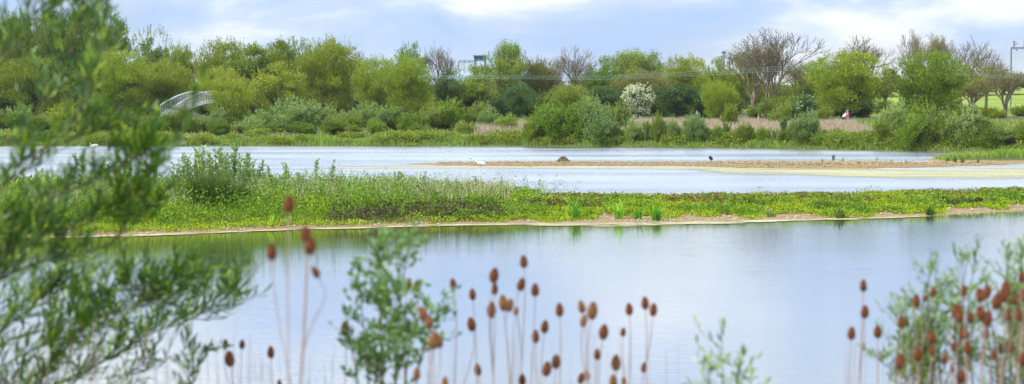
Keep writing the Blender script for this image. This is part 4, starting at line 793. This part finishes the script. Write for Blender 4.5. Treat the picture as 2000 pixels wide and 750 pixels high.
# ------------------------------------------------------------------ foreground: near willow at left
rng = np.random.default_rng(2024)
def curve(pts, n):
    pts = np.array([tuple(p) for p in pts]); t_ = np.linspace(0, 1, len(pts)); q = np.linspace(0, 1, n)
    out = np.stack([np.interp(q, t_, pts[:, i]) for i in range(3)], 1)
    for _ in range(3): out[1:-1] = out[1:-1]*.5+(out[:-2]+out[2:])*.25
    return out
def leafy_twig(w, c, p0, d, l, r, nl, L, Wd, droop=-.1, lf=.5):
    d = d/np.linalg.norm(d); pts = [p0]; q = p0.copy(); dd = d.copy()
    for k in range(5): dd = dd+np.array([0, 0, droop*.3])+rng.normal(size=3)*.08; dd /= np.linalg.norm(dd); q = q+dd*l/5; pts.append(q.copy())
    pts = np.array(pts); w.tube(pts, np.linspace(r, r*.35, 6), 4)
    n = nl; t_ = np.linspace(.08, 1, n)+rng.normal(size=n)*.01; s6 = np.linspace(0, 1, 6)
    pos = np.stack([np.interp(t_, s6, pts[:, i]) for i in range(3)], 1); ax = np.cross(dd, rng.normal(size=3)); ax /= np.linalg.norm(ax); bx = np.cross(dd, ax)
    a = np.arange(n)*2.4; D = dd*.75+(ax*np.cos(a)[:, None]+bx*np.sin(a)[:, None])*lf+randn(n)*.14+np.array([0, 0, .35])
    c.leaves(pos, D, L*rng.uniform(.6, 1.15, n)*(1.05-.35*t_), Wd*rng.uniform(.8, 1.2, n), 6)
rt = empty('willow_tree', (-2.6, 6.0, hz(-2.6, 6.0))); tag(rt, 'leafy near willow reaching in from the left edge, blurred', 'tree')
o_ = np.array([-2.6, 6.0, hz(-2.6, 6.0)])
boughs = [  # (pixel path, depth, radius px, twig density)
 ([(-60, 190), (0, 110), (50, 42), (100, -40)], 5.9, 8, .42), ([(-60, 170), (0, 122), (60, 75), (88, 35), (125, -30)], 6.0, 7, .35),
 ([(-80, 420), (40, 340), (140, 250), (190, 140), (205, 20), (215, -40)], 6.0, 6, .6), ([(-80, 330), (40, 260), (110, 180), (150, 70), (170, -30)], 6.2, 6, .5),
 ([(-80, 470), (60, 410), (180, 350), (240, 325), (290, 295)], 6.1, 6, .85), ([(-80, 400), (60, 300), (150, 270), (215, 240)], 6.3, 5, .55),
 ([(-80, 580), (0, 545), (60, 515), (130, 500), (210, 483), (270, 430), (300, 395)], 6.4, 9, .85), ([(-80, 520), (60, 470), (170, 440), (240, 400), (290, 345)], 6.2, 6, .8),
 ([(-80, 640), (60, 600), (180, 570), (280, 565), (350, 540)], 7.2, 5, .7), ([(-80, 700), (90, 640), (220, 610), (330, 590), (390, 560)], 7.3, 5, .7),
 ([(-80, 800), (100, 760), (215, 700), (290, 650), (370, 628), (430, 590), (452, 575)], 7.4, 7, .75), ([(-80, 760), (30, 700), (140, 650), (250, 600), (310, 570)], 7.0, 5, .8), ([(-60, 860), (40, 780), (110, 700), (160, 640)], 6.9, 6, 1.0), ([(-80, 620), (-20, 540), (40, 470), (90, 420)], 6.6, 6, 1.0), ([(-80, 740), (-10, 660), (60, 600), (110, 560)], 6.7, 5, 1.0), ([(150, 820), (230, 740), (310, 700), (380, 690)], 7.3, 4, .3)]
cc = MB()
for bi, (pp, Y, rp, dn) in enumerate(boughs):
    w = MB(); n = 26; Y = Y+.9; cv = curve([P(u, v, Y+.3*math.sin(bi*1.7+k)) for k, (u, v) in enumerate(pp)], n)
    r0 = rp*Y/F/2*.6; st = o_+np.array([0, 0, max(.5, (cv[0][2]-o_[2])*.75)])
    w.tube(np.concatenate([[st, st*.5+cv[0]*.5+[0, 0, .05]], cv]), np.concatenate([[r0*1.7, r0*1.4], np.linspace(r0*1.2, r0*.35, n)]), 6)
    ln = np.linalg.norm(np.diff(cv, axis=0), axis=1).sum(); nt_ = int(ln*60*dn)
    for k in range(nt_):
        t_ = rng.random()**.9; i0 = min(n-2, int(t_*(n-1))); p0 = cv[i0]+(cv[i0+1]-cv[i0])*rng.random(); tg = cv[i0+1]-cv[i0]; tg /= np.linalg.norm(tg)
        a = rng.uniform(0, 6.28); d = tg*.8+np.array([math.cos(a)*.6, math.sin(a)*.6, rng.uniform(-.5, 1.4)])
        l = rng.uniform(.08, .18) if bi < 8 else rng.uniform(.09, .2); leafy_twig(w, cc, p0, d, l, .0022, int(l*70), (.09 if bi < 8 else .095), .008, .1)
    leafy_twig(w, cc, cv[-1], cv[-1]-cv[-3], .2, .002, 16, .085, .012)
    w.obj('bough', M_twig, rt, True).matrix_parent_inverse = rt.matrix_world.inverted()
w = MB(); w.tube([o_-[0, 0, .3], o_+[0, 0, .5], o_+[-.05, 0, 1.4], o_+[.05, 0, 2.6]], [.16, .13, .10, .07], 10); w.obj('trunk', M_bark, rt, True)
# the single upright shoot tip (left of centre top)
w = MB(); p0 = np.array(P(345, 290, 4.9)); leafy_twig(w, cc, p0, np.array(P(405, 160, 4.85))-p0, .17, .0022, 9, .085, .014, 0, .3); w.obj('shoot', M_twig, rt)
cc.obj('leaves', M_fgw, rt)
bpy.context.view_layer.update()
for ch in rt.children: ch.matrix_parent_inverse = rt.matrix_world.inverted()
# sallow shrub, centre left
def near_shrub(name, px, Y, stems, L, Wd, mat, label, dens, lf=.9, group=None):
    x = X(px, Y); z0 = hz(x, Y); rt = empty(name, (x, Y, z0)); tag(rt, label, 'shrub', group); cc = MB(); w = MB(); b0 = np.array([x, Y, z0-.05])
    for si, (pp, nt_) in enumerate(stems):
        cv = curve([b0+[.03*math.sin(si), .03*math.cos(si), 0]]+[P(u, v, Y+.18*math.sin(si*2.1+k)) for k, (u, v) in enumerate(pp)], 24)
        w.tube(cv, np.linspace(.005, .0012, 24), 5)
        for k in range(int(nt_*dens)):
            i0 = rng.integers(8, 23); p0 = cv[i0]; a = rng.uniform(0, 6.28); d = np.array([math.cos(a)*.75, math.sin(a)*.75, rng.uniform(.0, 1.1)])
            leafy_twig(w, cc, p0, d, rng.uniform(.05, .15), .0011, rng.integers(5, 10), L, Wd, .1, lf)
        leafy_twig(w, cc, cv[-1], cv[-1]-cv[-3], .08, .0015, 8, L, Wd, .0, lf)
    o1 = w.obj('stems', M_twig, rt, True); o2 = cc.obj('leaves', mat, rt); bpy.context.view_layer.update()
    for o in (o1, o2): o.matrix_parent_inverse = rt.matrix_world.inverted()
near_shrub('sallow_bush', 755, 7.4, [([(750, 740), (740, 640), (748, 560), (735, 500), (742, 468)], 34), ([(770, 730), (778, 620), (790, 520), (805, 465)], 30), ([(720, 740), (712, 660), (705, 590), (700, 530)], 24), ([(700, 745), (690, 700), (685, 660)], 18), ([(790, 740), (800, 680), (795, 620), (770, 560)], 22), ([(810, 745), (830, 670), (850, 620), (865, 585)], 22), ([(740, 745), (755, 690), (762, 640), (760, 590)], 26), ([(730, 745), (740, 710), (730, 670)], 22), ([(770, 745), (785, 700), (790, 660)], 22)], .042, .016, M_fgs, 'sallow bush with small oval leaves beside the teasels, centre left', .75)
near_shrub('willow_sprig', 1415, 7.0, [([(1410, 770), (1412, 720), (1410, 672)], 5), ([(1440, 775), (1440, 730), (1448, 700)], 3), ([(1390, 780), (1385, 735), (1375, 715)], 3), ([(1460, 790), (1468, 745)], 3)], .055, .010, M_fgr, 'small willow sprig poking up alone at the bottom edge', 1, .5)
near_shrub('willow_sprig', 410, 7.4, [([(370, 790), (368, 740), (372, 705)], 5), ([(395, 790), (372, 745), (352, 715)], 4)], .06, .009, M_fgw, 'small green sprig at the bottom edge right of the near willow', 1, .5)
rs = []
for k in range(34):
    u = random.uniform(1760, 2030); t_ = np.interp(u, [1740, 1800, 1850, 1900, 1960, 2000], [640, 560, 530, 500, 500, 490])+random.uniform(0, 150); rs.append(([(u+random.uniform(-20, 20), 760), (u+random.uniform(-15, 15), (760+t_)/2), (u+random.uniform(-15, 15), t_)], 13))
rs += [([(1830, 745), (1815, 650), (1812, 560), (1818, 535)], 10), ([(1870, 700), (1880, 580), (1885, 520), (1900, 500)], 8), ([(1760, 770), (1740, 720), (1712, 700)], 6)]
near_shrub('bushy_herb', 1890, 7.8, rs, .05, .008, M_fgr, 'feathery green herb bush among the teasels at bottom right', .95, .6)
# ------------------------------------------------------------------ teasels
def head_geo(seed):
    r0 = np.random.default_rng(seed); b = MB(); nr, ns_ = 12, 14; th = np.arange(ns_)*2*math.pi/ns_
    zz = np.linspace(0, 1, nr); prof = .34*np.sin(np.clip(zz*.93+.07, 0, 1)*math.pi)**.62*(1.12-.35*zz); prof[-1] = .02
    V = np.concatenate([np.stack([np.cos(th)*p, np.sin(th)*p, np.full(ns_, z)], 1) for p, z in zip(prof, zz)])
    i = np.arange(nr-1)[:, None]*ns_; j = np.arange(ns_)[None]; b.add(V, np.stack([i+j, i+(j+1) % ns_, i+ns_+(j+1) % ns_, i+ns_+j], -1).reshape(-1, 4))
    for k in range(340):   # spines in spiral rows
        t_ = (k+.5)/340; a = k*2.39996; p = np.interp(t_, zz, prof); c = np.array([math.cos(a)*p, math.sin(a)*p, t_]); o = np.array([math.cos(a), math.sin(a), .75+r0.normal()*.1]); o /= np.linalg.norm(o)
        s = np.array([-math.sin(a), math.cos(a), 0])*.03; tip = c+o*.13*r0.uniform(.7, 1.2); b.add([c-s, c+s, c+[0, 0, .05], tip], T=[[0, 1, 3], [1, 2, 3], [2, 0, 3]])
    return b.mesh('seed_head', False)
def bract_geo():
    b = MB()
    for k in range(7):
        a = k*.8976; l = .75 if k % 2 else .95; d = np.array([math.cos(a), math.sin(a), 0]); b.tube([(0, 0, .02), d*.22*l+[0, 0, -.02], d*.42*l+[0, 0, .12], d*.48*l+[0, 0, .42*l]], [.03, .025, .018, .006], 4)
    return b.mesh('bracts', True)
HG = [head_geo(1), head_geo(2)]; BG = bract_geo()
for h_ in HG: h_.materials.append(M_head)
BG.materials.append(M_dry)
def teasel(heads, Y, label, mats=M_head, group='teasels on the near bank', root=None):
    """heads: (px, py, length px, lean). first one is the main stem"""
    m0 = np.mean([h[0] for h in heads]); cl = min((590, 815, 1010, 1190, 1690, 1880), key=lambda c_: abs(c_-m0)); rx = m0*.55+cl*.45
    x = X(rx, Y); z0 = hz(x, Y); rt = empty('teasel', (x, Y, z0)); tag(rt, label, 'teasel', group); w = MB(); b0 = np.array([0, 0, -.05]); off = np.array([x, Y, z0])
    mh = heads[0]; main = None
    for k, (u, v, hp, ln) in enumerate(heads):
        Yh = Y+(0 if k == 0 else rng.uniform(-.12, .12)); ln = ln+rng.normal()*.07; L_ = hp*Yh/F*.86
        base = np.array(P(u-ln*hp*.4, v+hp*.5, Yh))-off; d = np.array([ln, rng.uniform(-.1, .1), 1.]); d /= np.linalg.norm(d)
        if k == 0:
            main = curve([b0, b0*.5+base*.5+rng.normal(size=3)*.03, base-d*.12, base], 16); w.tube(main, np.linspace(.0034, .0016, 16), 6)
        else:
            zt = base[2]-rng.uniform(.25, .5); zt = min(zt, main[-3][2]-.03); zt = max(zt, .2); i0 = int(np.clip(np.searchsorted(main[:, 2], zt), 1, 14)); s_ = main[i0]
            dx = base-s_; mid = s_+dx*np.array([.6, .6, .45]); w.tube(curve([s_, mid, base-d*.06, base], 12), np.linspace(.0020, .0014, 12), 5)
        o = bpy.data.objects.new('seed_head', HG[k % 2]); COL.objects.link(o); o.parent = rt; o.location = base; o.scale = (L_*rng.uniform(.78, .92), L_*rng.uniform(.78, .92), L_)
        o.rotation_euler = Vector(d).to_track_quat('Z', 'Y').to_euler()
        if mats is not M_head: o.material_slots[0].link = 'OBJECT'; o.material_slots[0].material = mats
        bo = bpy.data.objects.new('bracts', BG); COL.objects.link(bo); bo.parent = o
    w.obj('stem', M_dry, rt, True)
TZ = [
 ([(565, 397, 36, .05)], 5.6, 'tallest teasel, its single head against the island grass', M_head),
 ([(597, 455, 34, -.05), (606, 478, 38, .12), (531, 489, 36, 0), (616, 528, 27, -.6)], 5.9, 'tall branching teasel with four heads right of the near willow', M_head),
 ([(449, 698, 34, -.25), (440, 671, 22, -.05), (473, 671, 20, .05)], 8.2, 'low teasel with three small heads under the willow tip', M_head),
 ([(529, 686, 26, -.05), (546, 748, 18, 0)], 8.4, 'low teasel left of the tall branching one, one small head', M_head),
 ([(674, 639, 30, 0)], 7.6, 'single teasel head at the left side of the sallow bush', M_head),
 ([(797, 553, 26, .1), (815, 557, 24, -.1)], 7.9, 'two small teasel heads against the top of the sallow bush', M_head),
 ([(826, 610, 32, -.3), (838, 628, 28, 0), (814, 728, 26, 0)], 7.0, 'pale brown teasel at the right side of the sallow bush', M_tan),
 ([(848, 662, 38, 0), (858, 665, 28, 0), (869, 745, 24, 0)], 6.9, 'paired large teasel heads low on the right of the sallow bush', M_tan),
 ([(885, 553, 24, 0), (921, 631, 30, -.05)], 7.8, 'teasel with a lone head just right of the sallow bush', M_head),
 ([(923, 573, 25, 0), (933, 720, 26, 0)], 8.0, 'slim teasel left of the central cluster, one head high and one low', M_head),
 ([(965, 535, 32, .1), (966, 562, 26, 0), (960, 603, 34, .25)], 7.4, 'teasel with stacked heads at the left of the central cluster', M_head),
 ([(983, 589, 34, 0), (995, 594, 28, .2), (1008, 606, 18, .1)], 7.3, 'thick group of teasel heads in the middle of the central cluster', M_tan),
 ([(1023, 509, 27, 0), (1018, 553, 28, .25)], 7.7, 'teasel reaching highest in the central cluster', M_head),
 ([(1045, 564, 28, .05)], 7.6, 'teasel with one head on a long stem leaning right, central cluster', M_head),
 ([(1064, 636, 28, .05), (1046, 655, 28, 0)], 7.8, 'pair of teasel heads right below the central cluster', M_head),
 ([(1086, 704, 30, 0), (1068, 718, 32, .1), (1020, 740, 26, .05)], 7.4, 'low teasel trio near the bottom edge in the middle', M_head),
 ([(1093, 603, 29, -.05)], 7.7, 'single teasel head right of the central cluster on a bent stem', M_head),
 ([(1157, 604, 38, .15), (1136, 597, 27, -.25), (1140, 625, 26, .1)], 7.2, 'teasel with a fat tan head between two smaller ones', M_tan),
 ([(1179, 646, 33, .1), (1166, 690, 24, 0)], 7.4, 'teasel with one dark and one pale head right of the fat tan head', M_head),
 ([(1229, 602, 26, 0), (1217, 647, 19, 0)], 7.9, 'teasel with a small head below its main one, right of centre', M_head),
 ([(1260, 590, 27, 0), (1276, 603, 28, -.05)], 7.7, 'teasel with two heads side by side, right of centre', M_head),
 ([(1203, 706, 34, .05), (1198, 742, 28, 0), (1218, 743, 18, 0)], 7.3, 'low teasel with three heads at the bottom right of centre', M_tan),
 ([(1258, 716, 22, 0), (1146, 732, 22, 0), (1135, 737, 24, 0)], 7.8, 'spreading low teasel, its heads just above the bottom edge', M_head),
 ([(1686, 556, 26, .05), (1689, 607, 28, .1)], 7.6, 'tall thin teasel left of the bottom-right bush, two heads stacked', M_head),
 ([(1663, 649, 28, .1)], 7.7, 'leftmost short teasel before the bottom-right bush', M_head),
 ([(1714, 646, 27, 0)], 7.8, 'single teasel between the tall thin one and the bottom-right bush', M_head),
 ([(1790, 586, 28, .1), (1807, 581, 16, 0), (1822, 569, 22, .1)], 7.6, 'teasel at the top left shoulder of the bottom-right bush', M_head),
 ([(1761, 627, 28, .15), (1758, 704, 36, .2)], 7.4, 'leftmost teasel in the bottom-right bush', M_head),
 ([(1793, 690, 31, .05), (1820, 658, 28, 0), (1820, 683, 22, 0)], 7.4, 'teasel with three heads low at the left of the bottom-right bush', M_head),
 ([(1883, 566, 24, 0), (1895, 618, 24, 0), (1883, 649, 28, 0)], 7.5, 'teasel with heads in a column inside the bottom-right bush', M_head),
 ([(1867, 605, 32, .1), (1874, 617, 28, .1), (1865, 675, 22, 0)], 7.2, 'teasel with overlapping heads in the bottom-right bush', M_head),
 ([(1845, 700, 22, 0), (1860, 719, 18, 0), (1877, 734, 32, .05), (1890, 678, 28, -.1)], 7.3, 'lowest spreading teasel of the bottom-right bush', M_head),
 ([(1928, 568, 30, .05), (1915, 574, 30, 0), (1916, 610, 34, -.2)], 7.1, 'teasel with a close pair of heads at the top of the bottom-right bush', M_head),
 ([(1965, 562, 34, 0), (1960, 575, 30, -.2), (1947, 586, 36, 0), (1981, 585, 24, 0)], 7.0, 'crowded dark teasel near the right edge', M_head),
 ([(1929, 620, 34, .1), (1926, 650, 24, 0), (1957, 680, 24, 0), (1942, 690, 22, .2)], 7.2, 'teasel in the thick of the bottom-right bush with drooping pale stem', M_head),
 ([(1995, 540, 24, .05), (1998, 574, 30, 0)], 7.5, 'teasel cut by the right edge, highest there', M_head),
 ([(1990, 613, 28, 0), (1968, 613, 28, 0), (1975, 676, 24, 0), (1998, 700, 30, 0)], 7.2, 'teasel by the right edge below the crowded dark one', M_head),
]
for (hd, Y, lb, mt) in TZ: teasel(hd, Y, lb, mt)
# pale dry stems and fine grass among the near plants
b = MB()
def stem_band(n, u0, u1, t0, t1, Y0, Y1, wd):
    for k in range(n):
        u = random.uniform(u0, u1); Y = random.uniform(Y0, Y1); tp = P(u, random.uniform(t0, t1), Y); x = tp.x+random.uniform(-.1, .1); z0 = hz(x, Y)
        cv = curve([(x, Y, z0), ((x+tp.x)/2, Y, (z0+tp.z)/2+.05), (tp.x, Y, tp.z)], 8); b.tube(cv, np.linspace(wd, wd*.4, 8), 4)
        if random.random() < .5:
            for q in range(random.randint(1, 3)): i0 = random.randint(4, 6); e = cv[i0]+np.array([random.uniform(-.06, .06), random.uniform(-.05, .05), random.uniform(.05, .12)]); b.tube([cv[i0], e], [wd*.5, wd*.3], 3)
stem_band(46, 150, 520, 640, 745, 6.5, 8.5, .0018); stem_band(26, 480, 680, 670, 760, 7, 9, .0015); stem_band(40, 880, 1330, 610, 750, 7, 9, .0013); stem_band(40, 1640, 2010, 600, 750, 7, 9, .0018); stem_band(16, 0, 300, 600, 740, 6, 7, .003)
tag(b.obj('dry_stems', M_dry), 'thin pale dead stems standing among the teasels on the near bank', 'stems', kind='stuff')
b = MB(); x = rng.uniform(-9, 9, 26000); y = rng.uniform(2.5, 17, 26000); b.blades(np.stack([x, y, height(x, y)-.02], 1), rng.uniform(.2, .6, len(x)), .009, rng.uniform(.1, .7, len(x)))
tag(b.obj('bank_grass', M_grass), 'rough grass covering the near bank below the teasels', 'grass', kind='stuff')

rng = np.random.default_rng(8)
for px_, vt, lb_ in ((1955, 655, 'tall bright grass tuft at the bottom right corner, left one'), (1990, 690, 'bright grass tuft cut by the right edge at the bottom')):
    Yq = 7.3; xq = X(px_, Yq); zq = hz(xq, Yq); rt = empty('grass_tuft', (xq, Yq, zq)); tag(rt, lb_, 'grass', 'grass tufts at the bottom right'); b = MB(); nb = 140
    th = rng.uniform(0, 6.28, nb); r = np.sqrt(rng.random(nb))*.05; b.blades(np.stack([np.cos(th)*r, np.sin(th)*r, np.full(nb, -.03)], 1), (P(px_, vt, Yq).z-zq)*rng.uniform(.6, 1.1, nb), .007, rng.uniform(.02, .14, nb)); b.obj('blades', M_fgr, rt)
    b = MB(); b.tube([(0, 0, -.1), (0, 0, .05)], [.03, .02], 6); b.obj('root_crown', M_twig, rt)

hb_ = MB(); hb_.box((0, 1250, 34), (3000, 2800, 76)); hm, ht_, ho = newmat('haze_air')
pv = ht_.nodes.new('ShaderNodeVolumePrincipled'); pv.inputs['Color'].default_value = (.86, .90, .95, 1); pv.inputs['Density'].default_value = .00010; pv.inputs['Anisotropy'].default_value = .2
ht_.links.new(pv.outputs[0], ho.inputs['Volume']); tag(hb_.obj('haze', hm), 'thin pale haze in the air over the lake', 'haze', kind='stuff')
